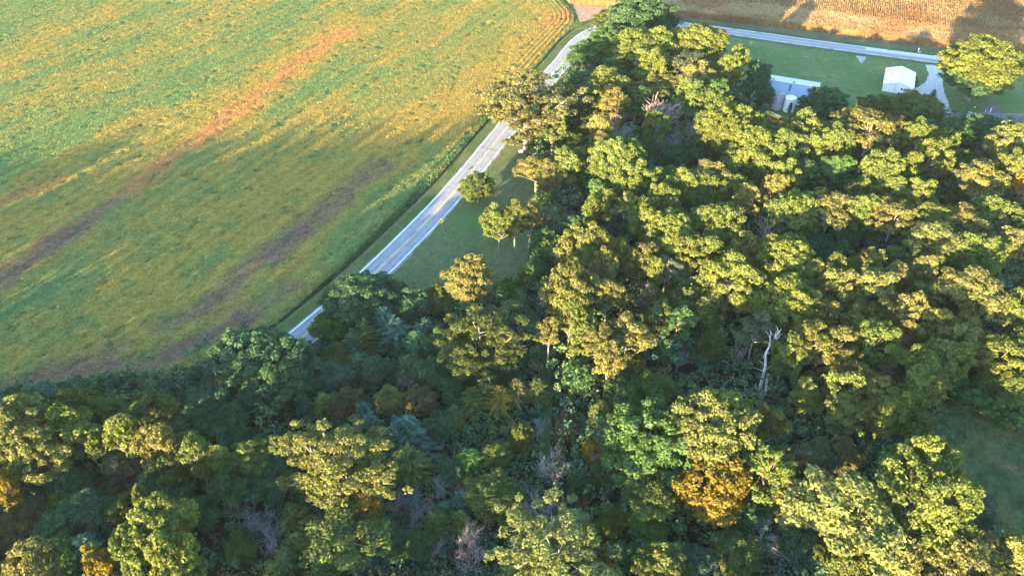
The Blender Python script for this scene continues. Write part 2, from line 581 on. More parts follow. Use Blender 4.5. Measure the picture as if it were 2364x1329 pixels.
def keep(co, F, mask, attrs):
    F = F[mask[F].any(1)] if mask.dtype == bool else F
    used = np.unique(F)
    re = np.full(len(co), -1, np.int64)
    re[used] = np.arange(len(used))
    return co[used], re[F], {k: (t, a[used]) for k, (t, a) in attrs.items()}

# --- soybean field
SOY = poly_px([(-80, 945), (0, 927), (100, 905), (280, 884), (440, 852), (520, 800), (640, 748), (790, 616), (900, 500), (1000, 397), (1105, 287), (1180, 216), (1240, 148), (1297, 85), (1326, 52), (1324, 30), (1300, 4), (1296, -14)]) + [(10, 378), (-290, 378), (-125, 84)]
X, Y, F = grid(-285, 34, 84, 378, 0.7, 0.7)
pxx, pxy = to_px(X, Y)
near = (pxx > -60) & (pxx < 2400) & (pxy > -25)
ins = in_poly(X, Y, SOY)
bd = dist_line(X, Y, SOY[:19])
def streak(pts, wid, lo=0.0):
    w = poly_px(pts)
    d = dist_line(X, Y, w)
    nz = fbm(X / 9, Y / 9, 31, 4)
    return sstep(1.25, 0.2, d / wid + (nz - 0.5) * 1.7)
hd = R(26)        # heading of the planted rows: stretch the noise along them
UA, VA = X * math.sin(hd) + Y * math.cos(hd), X * math.cos(hd) - Y * math.sin(hd)
big = fbm(UA / 70, VA / 12, 3, 5)
mid = fbm(UA / 24, VA / 4.5, 9, 4)
fine = fbm(X / 1.0, Y / 1.0, 21, 2)
clump = fbm(X / 3.6, Y / 3.6, 41, 3)
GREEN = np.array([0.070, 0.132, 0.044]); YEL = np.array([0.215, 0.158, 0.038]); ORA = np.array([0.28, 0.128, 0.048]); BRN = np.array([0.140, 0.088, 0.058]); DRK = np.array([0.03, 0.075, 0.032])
yel = 0.12 + 0.40 * sstep(0.42, 0.66, big) + 0.26 * sstep(0.45, 0.65, mid)  # crop yellowing, spread wider to put some warm sunlight into the colour
yel += 1.2 * streak([(560, 500), (700, 430), (900, 330), (1080, 240), (1200, 150), (1290, 70), (1310, 30)], 13)  # yellowed edge strip, weighted up with the golden light painted in
yel += 0.40 * streak([(400, 520), (700, 330), (900, 250), (1100, 150), (1290, 40)], 26)
yel += 0.75 * streak([(0, 560), (180, 470), (330, 400), (470, 310), (620, 190), (720, 120), (820, 60)], 11)
yel += 0.55 * streak([(-40, 480), (60, 430), (200, 350), (330, 270)], 9)
yel += 0.5 * streak([(0, 170), (120, 95), (230, 45), (330, 0)], 12)
yel += 0.45 * streak([(120, 740), (250, 690), (320, 650)], 6)
yel += 0.55 * streak([(0, 850), (250, 800), (480, 700), (640, 580), (760, 470), (880, 370)], 12)
yel = np.clip(yel * (0.35 + 1.3 * clump) , 0, 1)
ora = 0.88 * streak([(0, 640), (130, 560), (260, 465), (420, 350), (520, 275), (620, 205), (700, 140), (800, 75)], 5.2)
ora = np.clip(ora + 0.8 * streak([(0, 475), (60, 445), (140, 420)], 4) + 0.6 * streak([(1270, 60), (1300, 40), (1312, 25)], 5), 0, 1) * (0.45 + 0.9 * clump)
brn = 0.85 * streak([(0, 655), (100, 585), (190, 520), (260, 470)], 4.5) + 0.9 * streak([(-30, 915), (120, 872), (330, 850), (470, 790), (560, 745)], 3.6)
brn += 0.75 * streak([(380, 760), (480, 700), (560, 640), (640, 580), (700, 540)], 4.5) + 0.7 * streak([(660, 570), (740, 500), (850, 410), (880, 385)], 5.5) + 0.6 * streak([(420, 800), (560, 740), (660, 670)], 5)
brn += 0.5 * streak([(80, 870), (250, 815), (290, 800)], 4)
brn = np.clip(brn * (0.5 + 1.0 * clump), 0, 1)
def lerp(a, b_, w): return a * (1 - w[:, None]) + b_ * w[:, None]
ccol = np.tile(GREEN, (len(X), 1))
ccol = lerp(ccol, YEL, yel); ccol = lerp(ccol, ORA, np.clip(ora, 0, 1)); ccol = lerp(ccol, BRN, brn)
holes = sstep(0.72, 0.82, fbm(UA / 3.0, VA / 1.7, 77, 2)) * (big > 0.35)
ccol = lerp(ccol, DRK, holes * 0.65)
ccol *= (1 + 0.07 * np.sin(VA * 2 * math.pi / 4.6 + 3 * fbm(UA / 40, VA / 40, 91, 2)))[:, None] * 0.98 * (0.72 + 0.56 * fbm(X / 0.9, Y / 0.9, 55, 2))[:, None]
ROWS = sstep(14, 3, dist_line(X, Y, poly_px([(1240, 148), (1326, 52), (1324, 30), (1296, -14)])))
bdr = bd + (fbm(X / 2, Y / 2, 5, 3) - 0.5) * 1.4
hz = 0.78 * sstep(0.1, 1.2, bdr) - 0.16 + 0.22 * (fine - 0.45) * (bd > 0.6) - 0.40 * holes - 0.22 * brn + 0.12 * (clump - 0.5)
hz += ROWS * 0.28 * np.sin(bd * 2 * math.pi / 2.0)
ccol *= (1 + 0.25 * ROWS * np.sin(bd * 2 * math.pi / 2.0))[:, None]
hz = np.where(ins, np.maximum(hz, -0.02), -0.05)
co = np.stack([X, Y, hz], 1)
rgba = np.concatenate([np.clip(ccol, 0.005, 1), np.ones((len(X), 1))], 1)
co2, F2, at2 = keep(co, F, ins & near, {'crop': ('FLOAT_COLOR', rgba)})
M_SOY = crop_mat('soybean leaves', 1.7, 0.42, 0.3)
tag(link('soybean_field', mesh_np('soybean_field', co2, F2, [M_SOY], at2)), kind='structure')

def tufts(name, X, Y, Z, rgba, n, size, long, lift, seed, mat, label, upright=0.0):
    """leafy tops standing on a crop: n quads on random points of the sheet, each with the crop's colour there"""
    g = np.random.default_rng(seed)
    k = g.integers(0, len(X), n)
    s = size * g.uniform(.55, 1.5, n)
    C = np.stack([X[k] + g.uniform(-.35, .35, n), Y[k] + g.uniform(-.35, .35, n), Z[k] + lift * g.uniform(.1, 1, n)], 1)
    nr = g.normal(size=(n, 3)); nr[:, 2] = np.abs(nr[:, 2]) * (1 - upright) + 2.0 * (1 - upright)
    nr /= np.linalg.norm(nr, axis=1)[:, None]
    ax = g.normal(size=(n, 3)) * (1 - .8 * upright) + np.array([0, 0, 2.0 * upright])
    u = ax - nr * (ax * nr).sum(1)[:, None]; u /= np.linalg.norm(u, axis=1)[:, None] + 1e-9
    w = np.cross(nr, u)
    a, b_ = u * s[:, None] * long * .5, w * s[:, None] * .5
    co = np.stack([C - a, C - b_, C + a, C + b_], 1).reshape(-1, 3)
    col = rgba[k].copy()
    col[:, :3] *= g.uniform(.82, 1.18, (n, 1)) * np.array([1.04, 1.0, .92])
    me = mesh_np(name, co, np.arange(4 * n).reshape(-1, 4), [mat], {'crop': ('FLOAT_COLOR', np.repeat(np.clip(col, 0, 1), 4, 0))})
    return tag(link(name, me), label, None, None, 'stuff')

def flat_crop(name):
    m, nt, b = new_mat(name)
    a = nt.nodes.new('ShaderNodeAttribute'); a.attribute_name = 'crop'
    nt.links.new(a.outputs['Color'], b.inputs['Base Color'])
    b.inputs['Roughness'].default_value = 1.0
    b.inputs['Specular IOR Level'].default_value = 0.05
    return m
sel = ins & (pxx > -40) & (pxx < 1400) & (pxy > -15) & (hz > .25)
tufts('soybean_plants', X[sel], Y[sel], hz[sel], rgba[sel], 165000, 0.30, 1.3, 0.18, 5, flat_crop('soybean tops'), 'yellowing leafy soybean tops of the big field')
# the field goes on beyond the frame
far = [(10, 379, 0.6), (-290, 379, 0.6), (-440, 640, 0.6), (25, 640, 0.6)]
lft = [(-291, 378, 0.6), (-126, 84, 0.6), (-330, 84, 0.6), (-700, 378, 0.6)]
me = bpy.data.meshes.new('far_soybean_field')
me.from_pydata(far + lft, [], [(0, 1, 2, 3)[::-1], (4, 5, 6, 7)[::-1]])
me.attributes.new('crop', 'FLOAT_COLOR', 'POINT').data.foreach_set('color', np.tile(np.array([0.1, 0.14, 0.04, 1], np.float32), 8))
me.materials.append(M_SOY)
tag(link('far_soybean_field', me), kind='structure')

# --- dry corn field beyond the highway, rows at right angles to it
cu = np.array([math.cos(R(-22.6)), math.sin(R(-22.6))]); cv = np.array([-cu[1], cu[0]])
CORN = poly_px([(1302, -14), (1316, 9), (1345, 11), (1400, 13), (1450, 24), (1560, 38), (1764, 60), (1900, 75), (2020, 90), (2199, 113), (2364, 126), (2420, 134), (2500, -14)])
c0 = np.array(at(1302, 0))
U, V, F = grid(-5, 275, -95, 95, 0.21, 0.75)
X = c0[0] + U * cu[0] + V * cv[0]; Y = c0[1] + U * cu[1] + V * cv[1]
pxx, pxy = to_px(X, Y)
near = (pxx > 1280) & (pxx < 2420) & (pxy > -12)
ins = in_poly(X, Y, CORN)
bd = dist_line(X, Y, CORN[1:-1])
head = sstep(20, 23, bd + (fbm(X / 6, Y / 6, 4, 2) - .5) * 3)
rowm = np.sin(U * 2 * math.pi / 0.92)
rown = np.sin(bd * 2 * math.pi / 0.92)
nzf = fbm(X / 0.8, Y / 0.8, 61, 2)
hz = 2.15 * sstep(0.0, 0.9, bd + (nzf - .5) * 1.2) + head * 0.42 * rowm + 0.75 * (nzf - 0.5) + 0.35 * (fbm(X / 12, Y / 12, 8, 3) - 0.5)
hz = np.where(ins, hz, -0.05)
tone = fbm(X / 14, Y / 14, 66, 3)
base = lerp(np.tile(np.array([0.37, 0.215, 0.10]), (len(X), 1)), np.array([0.47, 0.345, 0.19]), sstep(0.3, 0.7, tone))
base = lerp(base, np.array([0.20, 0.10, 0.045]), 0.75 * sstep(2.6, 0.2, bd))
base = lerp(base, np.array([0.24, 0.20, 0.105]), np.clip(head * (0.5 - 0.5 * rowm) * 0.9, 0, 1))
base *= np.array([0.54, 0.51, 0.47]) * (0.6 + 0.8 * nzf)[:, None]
rgba = np.concatenate([base, np.ones((len(X), 1))], 1)
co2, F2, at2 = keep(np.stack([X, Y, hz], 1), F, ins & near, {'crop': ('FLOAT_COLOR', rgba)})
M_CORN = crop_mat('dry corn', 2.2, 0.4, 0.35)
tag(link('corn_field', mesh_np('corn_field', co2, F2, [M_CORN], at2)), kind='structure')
sel = ins & near & (hz > 0.9) & ((rowm > -.2) | (head < .5))
tufts('corn_stalks', X[sel], Y[sel], hz[sel], rgba[sel], 45000, 0.16, 3.4, 0.2, 6, flat_crop('corn leaves'), 'dry tan corn stalks and leaves beyond the highway', .8)
q = [at(1302, -12), at(2420, -12), (520, 560), (60, 600)]
me = bpy.data.meshes.new('far_corn_field')
me.from_pydata([(x, y, 2.0) for x, y in q] + [(*at(2425, 134), 2.0), (*at(2425, -12), 2.0), (520, 420, 2.0), (420, 220, 2.0)], [], [(0, 1, 2, 3), (4, 7, 6, 5)])
me.attributes.new('crop', 'FLOAT_COLOR', 'POINT').data.foreach_set('color', np.tile(np.array([0.38, 0.25, 0.13, 1], np.float32), 8))
me.materials.append(M_CORN)
tag(link('far_corn_field', me), kind='structure')

# --- rough meadow at the lower right
MEAD = poly_px([(2520, 900), (2364, 935), (2270, 905), (2180, 925), (2130, 1010), (2200, 1085), (2225, 1190), (2290, 1275), (2364, 1310), (2560, 1360)])
X, Y, F = grid(50, 125, 62, 122, 0.3, 0.3)
ins = in_poly(X, Y, MEAD)
bd = dist_line(X, Y, MEAD, True)
n1, n2, n3 = fbm(X / 0.9, Y / 0.9, 12, 3), fbm(X / 5, Y / 5, 13, 4), fbm(X / 1.6, Y / 1.6, 14, 3)
hz = np.where(ins, sstep(0, 3, bd) * (0.15 + 0.75 * n1 * (0.4 + n2) + 0.5 * (n3 - .4)), -0.05)
base = lerp(np.tile(np.array([0.068, 0.122, 0.050]), (len(X), 1)), np.array([0.115, 0.145, 0.058]), sstep(0.35, 0.65, n2))
base = lerp(base, np.array([0.17, 0.135, 0.07]), 0.8 * sstep(0.60, 0.76, fbm(X / 7, Y / 3, 19, 4)))
base *= (0.55 + 0.9 * n3)[:, None]
rgba = np.concatenate([base, np.ones((len(X), 1))], 1)
co2, F2, at2 = keep(np.stack([X, Y, hz], 1), F, ins, {'crop': ('FLOAT_COLOR', rgba)})
tag(link('meadow', mesh_np('meadow', co2, F2, [crop_mat('rough meadow grass', 4.0, 0.35, 0.12)], at2)), kind='structure')
sel = ins & (bd > .4)
tufts('meadow_grass', X[sel], Y[sel], hz[sel], rgba[sel], 42000, 0.17, 3.0, 0.3, 9, flat_crop('meadow blades'), 'tall rough grass and weeds of the open meadow', .45)
# ================================================================== plants
RNG = np.random.default_rng(7)

def unit(v):
    return v / (np.linalg.norm(v, axis=-1, keepdims=True) + 1e-9)

def leaf_quads(cent, nrm, size, tone, long=1.35, ax=None):
    """one quad per leaf spray, turned at random about its normal"""
    n = len(cent)
    nrm = unit(nrm)
    if ax is None:
        ax = RNG.normal(size=(n, 3))
    u = unit(ax - nrm * (ax * nrm).sum(1, keepdims=True))
    w = np.cross(nrm, u)
    s = np.asarray(size).reshape(-1, 1) * np.ones((n, 1))
    a, b = u * s * long * 0.5, w * s * 0.5
    bend = nrm * s * 0.12
    co = np.stack([cent - a - bend, cent - b + bend, cent + a - bend, cent + b + bend], 1).reshape(-1, 3)
    return co, np.repeat(tone, 4)

def puffs_to_leaves(P, rad, per, lsize, flat=0.8, up=0.25, rand=0.6):
    """leaf sprays gathered in clumps: P clump centres, rad radii, per leaves for a clump of radius 1"""
    C, Nn, S, T = [], [], [], []
    tones = RNG.random(len(P))
    for p, r, t in zip(P, rad, tones):
        k = max(12, int(per * r * r))
        d = unit(RNG.normal(size=(k, 3)))
        d[:, 2] = np.where(d[:, 2] < -0.25, -d[:, 2], d[:, 2])
        rr = r * RNG.random(k) ** 0.38
        # each clump is itself lumpy: pull sprays towards a few twig ends
        tw = unit(RNG.normal(size=(9, 3))); tw[:, 2] = np.abs(tw[:, 2])
        j = RNG.integers(0, 9, k)
        mix = (RNG.random(k) < 0.65)[:, None]
        off = np.where(mix, tw[j] * r * 0.82 + d * (rr * 0.42)[:, None], d * rr[:, None])
        off[:, 2] *= flat
        C.append(p + off)
        Nn.append(unit(off) * 0.7 + np.array([0, 0, up]) + RNG.normal(size=(k, 3)) * rand)
        S.append(lsize * RNG.uniform(0.65, 1.35, k))
        T.append(np.full(k, t))
    return np.concatenate(C), np.concatenate(Nn), np.concatenate(S), np.concatenate(T)

def crown_mesh(name, co, tone, mat=None):
    f = np.arange(len(co)).reshape(-1, 4)
    return mesh_np(name, co, f, [mat or M_LEAF], {'tone': ('FLOAT', tone)})

def limb_tree(mb, base_r, top, targets, rnd, fork=0.35, pale=False):
    """trunk from the ground to top, limbs bending out to the targets"""
    pts = [(0, 0, -0.3)]
    for k in range(1, 6):
        t = k / 5
        pts.append((top[0] * t + rnd.uniform(-.15, .15), top[1] * t + rnd.uniform(-.15, .15), top[2] * t))
    mb.tube(pts, [base_r * (1.15 - 0.75 * k / 5) for k in range(6)], 7)
    for tg in targets:
        tg = Vector(tg)
        z0 = max(top[2] * fork, min(top[2] * 0.95, tg.z - 0.8 * math.hypot(tg.x, tg.y)))
        t = z0 / top[2]
        p0 = Vector((top[0] * t, top[1] * t, z0))
        mid = p0.lerp(tg, 0.5) + Vector((rnd.uniform(-.3, .3), rnd.uniform(-.3, .3), -0.10 * (tg - p0).length + rnd.uniform(0, .4)))
        r0 = base_r * (0.28 + 0.22 * rnd.random())
        mb.tube([p0, p0.lerp(mid, 0.55), mid, tg], [r0, r0 * 0.75, r0 * 0.5, 0.03], 4)

def lumpy(n, rx, rz, zc, seed, zmin=-0.25, lobes=7, amp=0.28, inner=0.2):
    """points over an uneven dome: lobes push in and out, holes are left between them"""
    g = np.random.default_rng(seed)
    ld = unit(g.normal(size=(lobes, 3)))
    ld[:, 2] = np.abs(ld[:, 2]) * 0.9 - 0.1
    out = []
    while len(out) < n:
        d = unit(g.normal(size=(1, 3)))[0]
        if d[2] < zmin:
            continue
        a = (ld @ d)
        s = 1 - amp + amp * 1.3 * max(0, a.max()) ** 6
        if a.max() < 0.55 and g.random() < 0.6:
            continue
        r = s * (1 - inner * g.random() ** 2)
        out.append((d[0] * rx * r, d[1] * rx * r, zc + d[2] * rz * r))
    P = np.array(out)
    # keep clumps apart so that shade shows between them
    for _ in range(6):
        D = P[:, None] - P[None]
        L = np.linalg.norm(D, axis=2) + np.eye(n) * 9
        md = 0.85 * rx / math.sqrt(n) * 1.9
        push = np.clip(md - L, 0, None) * 0.25
        P = P + (D / L[:, :, None] * push[:, :, None]).sum(1)
    return P

def lobed(nl, nc, rx, rz, zc, seed, zmin=-0.45, rl=(.38, .52)):
    """clump centres on the outer faces of a few big lobes, with shade between the lobes"""
    g = np.random.default_rng(seed)
    out = []
    for i in range(nl):
        zz = 1 - (i + .5) / nl * (1 - zmin)
        a = i * 2.39996 + g.uniform(-.35, .35) + seed
        h = math.sqrt(max(0, 1 - zz * zz))
        d = unit(np.array([h * math.cos(a), h * math.sin(a), zz]) + g.normal(size=3) * .12)
        k = g.uniform(.50, .70)
        c = d * np.array([rx, rx, rz]) * k
        r = rx * g.uniform(*rl)
        m = 0
        tr = 0
        mine = []
        while m < nc and tr < 400:
            tr += 1
            e = unit(g.normal(size=3))
            if e @ unit(d + np.array([0, 0, .35])) < -.15:
                continue
            p = c + e * r * np.array([1, 1, .9]) * g.uniform(.8, 1.05)
            if any(np.linalg.norm(p - q) < r * .62 for q in mine):
                continue
            mine.append(p); m += 1
        out += mine
    return np.array(out) + np.array([0, 0, zc])

PROTO = {}
def add_proto(kind, crown_co, tone, trunk_mb, w, h, zc, mat=None):
    cm = crown_mesh('crown', crown_co, tone, mat) if crown_co is not None else None
    if cm is not None:
        lo, hi = np.percentile(crown_co, 2, axis=0), np.percentile(crown_co, 98, axis=0)
        w = ((hi - lo)[0] + (hi - lo)[1]) / 2
        h = crown_co[:, 2].max()
        zc = (lo[2] + hi[2]) / 2
    PROTO.setdefault(kind, []).append((cm, trunk_mb.mesh('trunk', M_BARK, True), w, h, zc))

def make_protos():
    rnd = random.Random(3)
    # Wl: wide broadleaf trees of rounded clumps; Ws: narrow ones
    for kind, n, cnt, rx, rz, H, pr in (('Wl', 6, 62, 4.4, 4.6, 13.5, 0.98), ('Ws', 6, 30, 2.7, 4.0, 11.5, 0.84)):
        for i in range(n):
            zc = H - rz - 0.3
            P = lobed(11 if cnt > 30 else 7, 6, rx, rz, zc, 100 + i + cnt, -0.7)
            rad = pr * RNG.uniform(0.6, 1.4, len(P))
            C, Nn, S, T = puffs_to_leaves(P, rad, 270, 0.262)
            co, tn = leaf_quads(C, Nn, S, T)
            mb = MB()
            limb_tree(mb, 0.24 if cnt > 30 else 0.16, (rnd.uniform(-.5, .5), rnd.uniform(-.5, .5), zc), [P[j] for j in range(0, len(P), 2)], rnd)
            add_proto(kind, co, tn, mb, 2 * rx + 1.7, H, zc + 1.0)
    # L: fine-leaved, spreading tiers
    for i in range(4):
        g = np.random.default_rng(300 + i)
        P = []
        for tier in range(5):
            z = 8.2 + tier * 0.95 + g.uniform(-.2, .2)
            rr = (4.5, 4.6, 4.0, 3.2, 1.8)[tier]
            for k in range((13, 15, 13, 9, 4)[tier]):
                a = g.uniform(0, 6.283)
                r = rr * math.sqrt(g.uniform(0.12, 1)) * (0.8 + 0.3 * math.sin(a * 3 + i * 2 + tier * .6))
                P.append((r * math.cos(a), r * math.sin(a), z + g.uniform(-.3, .3) - 0.05 * r))
        P = np.array(P)
        rad = RNG.uniform(0.8, 1.3, len(P))
        C, Nn, S, T = puffs_to_leaves(P, rad, 190, 0.235, 0.42, 0.5, 0.6)
        co, tn = leaf_quads(C, Nn, S, T, 1.6)
        mb = MB()
        limb_tree(mb, 0.22, (rnd.uniform(-.6, .6), rnd.uniform(-.6, .6), 8.6), [P[j] for j in range(0, len(P), 2)], rnd, 0.45)
        add_proto('L', co, tn, mb, 10.2, 13, 10.6)
    # M: dense, small-leaved, rounded
    for i in range(5):
        rx, rz, H = 4.0, 4.3, 10.5
        P = lobed(13, 6, rx, rz, H - rz - 0.4, 500 + i, -0.7, (.34, .46))
        rad = RNG.uniform(0.7, 1.15, len(P))
        C, Nn, S, T = puffs_to_leaves(P, rad, 200, 0.255, 0.9, 0.25, 0.7)
        co, tn = leaf_quads(C, Nn, S, T)
        mb = MB()
        limb_tree(mb, 0.22, (0, 0, 6.4), [P[j] for j in range(0, len(P), 4)], rnd)
        add_proto('M', co, tn, mb, 2 * rx + 1.4, H, H - rz - 0.2)
    # the few giants get more and relatively finer leaves
    for kind, rx, rz, H, nl, nc in (('Wg', 6.4, 5.6, 16.0, 17, 8), ('Mg', 6.4, 6.0, 14.0, 17, 8)):
        for i in range(2):
            P = lobed(nl, nc, rx, rz, H - rz - .4, 1500 + i + nl * len(kind) + int(rz * 10), -0.6, (.30, .42))
            rad = RNG.uniform(0.7, 1.3, len(P))
            C, Nn, S, T = puffs_to_leaves(P, rad, 230, 0.27, 0.85, 0.25, 0.65)
            co, tn = leaf_quads(C, Nn, S, T)
            mb = MB()
            limb_tree(mb, 0.34, (rnd.uniform(-.5, .5), rnd.uniform(-.5, .5), H - rz), [P[j] for j in range(0, len(P), 3)], rnd)
            add_proto(kind, co, tn, mb, 13, H, H - rz)
    # C: tall cottonwoods with open tops and pale limbs showing
    for i in range(4):
        g = np.random.default_rng(700 + i)
        H, rx = 22.0, 7.6
        limbs, P = [], []
        for k in range(24):
            a = k * 2.4 + g.uniform(-.3, .3)
            spread = g.uniform(0.45, 1.05) if k > 4 else g.uniform(0.05, 0.4)
            top = np.array([math.cos(a) * rx * spread, math.sin(a) * rx * spread, H - 1.2 - 12.5 * min(spread, 1) ** 2 * g.uniform(.25, 1.1)])
            st = np.array([0, 0, min(g.uniform(5, 11), top[2] - 2.5)])
            limbs.append((st, top))
            for t in np.linspace(0.45, 1.0, 8):
                p = st * (1 - t) + top * t + np.array([0, 0, -1.6 * t * (1 - t) * 2])
                for _ in range(1 if t < 0.6 else 2):
                    P.append(p + g.normal(size=3) * np.array([1.0, 1.0, 0.7]) * (0.5 + 0.7 * t))
        P = np.array(P)
        rad = RNG.uniform(0.5, 1.1, len(P))
        C, Nn, S, T = puffs_to_leaves(P, rad, 250, 0.255, 0.9, 0.25, 0.7)
        co, tn = leaf_quads(C, Nn, S, T, 1.25)
        mb = MB()
        mb.tube([(0, 0, -.3), (.1, 0, 3), (-.1, .15, 7), (.1, -.1, 11), (0, .1, 15)], [.42, .36, .30, .22, .12], 8)
        for st, top in limbs:
            m1 = st * .55 + top * .45 + np.array([g.uniform(-.4, .4), g.uniform(-.4, .4), -.7])
            mb.tube([st, st * .8 + m1 * .2, m1, m1 * .5 + top * .5 + np.array([0, 0, -.3]), top], [.20, .17, .12, .08, .03], 5)
            for _ in range(4):
                t = g.uniform(.4, .9)
                b_ = m1 * (1 - t) + top * t
                mb.tube([b_, b_ + np.array([g.uniform(-1.5, 1.5), g.uniform(-1.5, 1.5), g.uniform(.3, 1.4)])], [.08, .02], 3)
        add_proto('C', co, tn, mb, 15.5, H, 14.5)
    # E: cedars and spruces, sprays radiating in whorls
    for i in range(5):
        g = np.random.default_rng(900 + i)
        H, R0 = 8.0, 2.6 + 0.25 * (i % 3)
        C, A, S, T = [], [], [], []
        z = 0.8
        mb = MB()
        mb.tube([(0, 0, -.2), (0, 0, H * .5), (.04, 0, H - .2)], [.16, .09, .02], 5)
        while z < H - 0.1:
            f = 1 - z / H
            rr = R0 * (f ** 0.72) * g.uniform(.85, 1.15) + 0.15
            nb = int(6 + 6 * f)
            for k in range(nb):
                a = g.uniform(0, 6.283)
                L = rr * g.uniform(.65, 1.15)
                d = np.array([math.cos(a), math.sin(a), 0.32 * (1 - f) + 0.05])
                tip_up = g.uniform(-.05, .28)
                t_ = g.random()
                ns = max(3, int(L * 4.5))
                if L > 1:
                    mb.tube([(0, 0, z), tuple(d * L * .9 + np.array([0, 0, z]))], [.035, .01], 3)
                for q in range(ns):
                    t = (q + 0.6) / ns
                    p = d * (L * t) + np.array([0, 0, z + tip_up * L * t * t])
                    side = np.array([-math.sin(a), math.cos(a), 0])
                    for sgn in (-1, 1, 0):
                        wd = (1 - t) * 0.5 + .22
                        dirv = d + side * sgn * g.uniform(.5, .95) + np.array([0, 0, g.uniform(-.15, .2)])
                        C.append(p + side * sgn * .16 * wd)
                        A.append(dirv); S.append(g.uniform(.16, .24) * (0.8 + .5 * wd)); T.append(t_)
            z += 0.40 + 0.18 * f
        C, A, S, T = np.array(C), np.array(A), np.array(S), np.array(T)
        nr = np.array([0, 0, 1.0]) + RNG.normal(size=C.shape) * .45
        co, tn = leaf_quads(C, nr, S, T, 3.6, A)
        add_proto('E', co, tn, mb, 2 * R0, H, H * .5, M_NEEDLE)
    # D: bare dead trees, fans of twigs
    for i in range(4):
        rr = random.Random(1100 + i)
        mb = MB()
        def grow(p, d, L, r, lev):
            n = 3
            pts = [p]
            for k in range(n):
                d = (d + Vector((rr.uniform(-.18, .18), rr.uniform(-.18, .18), rr.uniform(-.02, .14)))).normalized()
                pts.append(pts[-1] + d * L / n)
            mb.tube(pts, [max(r * (1 - .7 * k / n), .014) for k in range(n + 1)], 5 if lev == 0 else 3)
            if lev < 3:
                for k in range((6, 5, 4)[lev]):
                    t = rr.uniform(.3, 1.0)
                    q = pts[min(n, int(t * n) + 1)].lerp(pts[int(t * n) if t < 1 else n - 1], .5)
                    dd = (d + Vector((rr.uniform(-1, 1), rr.uniform(-1, 1), rr.uniform(-.1, .5))) * (.75 if lev else .9)).normalized()
                    grow(q, dd, L * rr.uniform(.5, .72), r * .42, lev + 1)
        for s in range(2 + i % 2):
            grow(Vector((rr.uniform(-.2, .2), rr.uniform(-.2, .2), -.1)), Vector((rr.uniform(-.3, .3), rr.uniform(-.3, .3), 1)).normalized(), 4.2, .10, 0)
        xs = [v[0] for v in mb.v]; ys = [v[1] for v in mb.v]; zs = [v[2] for v in mb.v]
        w = (max(xs) - min(xs) + max(ys) - min(ys)) / 2
        add_proto('D', None, None, mb, w * .85, max(zs), max(zs) * .6)
    # S: shrubs and saplings
    for i in range(4):
        P = lumpy(15, 1.5, 1.7, 1.7, 1300 + i, -0.5, 5, 0.35, 0.4)
        rad = RNG.uniform(0.5, 1.0, len(P))
        C, Nn, S, T = puffs_to_leaves(P, rad, 150, 0.30, 0.95, 0.6, 0.9)
        co, tn = leaf_quads(C, Nn, S, T, 1.4)
        mb = MB()
        limb_tree(mb, 0.08, (0, 0, 1.8), [P[j] for j in range(0, len(P), 2)], rnd, 0.2)
        add_proto('S', co, tn, mb, 4.0, 3.9, 1.9)
make_protos()

TINT = {  # leaf colour (linear), how far the clumps have turned
    'y': ((0.110, 0.148, 0.042), 0.10, 'yellow-green'), 'p': ((0.138, 0.160, 0.054), 0.10, 'pale yellow'), 't': ((0.142, 0.146, 0.052), 0.14, 'tan-leaved'),
    'q': ((0.180, 0.176, 0.074), 0.1, 'pale yellow'), 'o': ((0.185, 0.148, 0.030), 0.2, 'orange-leaved'), 'g': ((0.066, 0.132, 0.048), 0.12, 'mid-green'), 'd': ((0.052, 0.112, 0.058), 0.05, 'dark green'),  # q: brightened leaf colour makes up for weak sunlight on one crown
    'b': ((0.058, 0.118, 0.086), 0.05, 'bluish green'), 'k': ((0.082, 0.114, 0.040), 0.22, 'olive'), 'r': ((0.092, 0.094, 0.050), 0.3, 'brownish'),
    'l': ((0.078, 0.152, 0.036), 0.1, 'bright green'), 'w': ((0.106, 0.130, 0.080), 0.2, 'grey-green'),
    'G': ((0.25, 0.225, 0.21), 0, 'grey'), 'P': ((0.34, 0.25, 0.22), 0, 'pinkish'),
}
NAME = {'W': 'broadleaf_tree', 'L': 'spreading_tree', 'M': 'dense_tree', 'C': 'cottonwood_tree', 'E': 'cedar_tree', 'D': 'dead_tree', 'S': 'shrub'}
NOUN = {'W': 'clumpy broadleaf tree', 'L': 'spreading fine-leaved tree', 'M': 'dense round tree', 'C': 'tall open cottonwood', 'E': 'cedar', 'D': 'bare dead tree', 'S': 'shrub'}
GROUP = {'W': 'clumpy broadleaf trees', 'L': 'spreading fine-leaved trees', 'M': 'dense round trees', 'C': 'tall cottonwoods', 'E': 'cedars', 'D': 'bare dead trees', 'S': 'shrubs'}

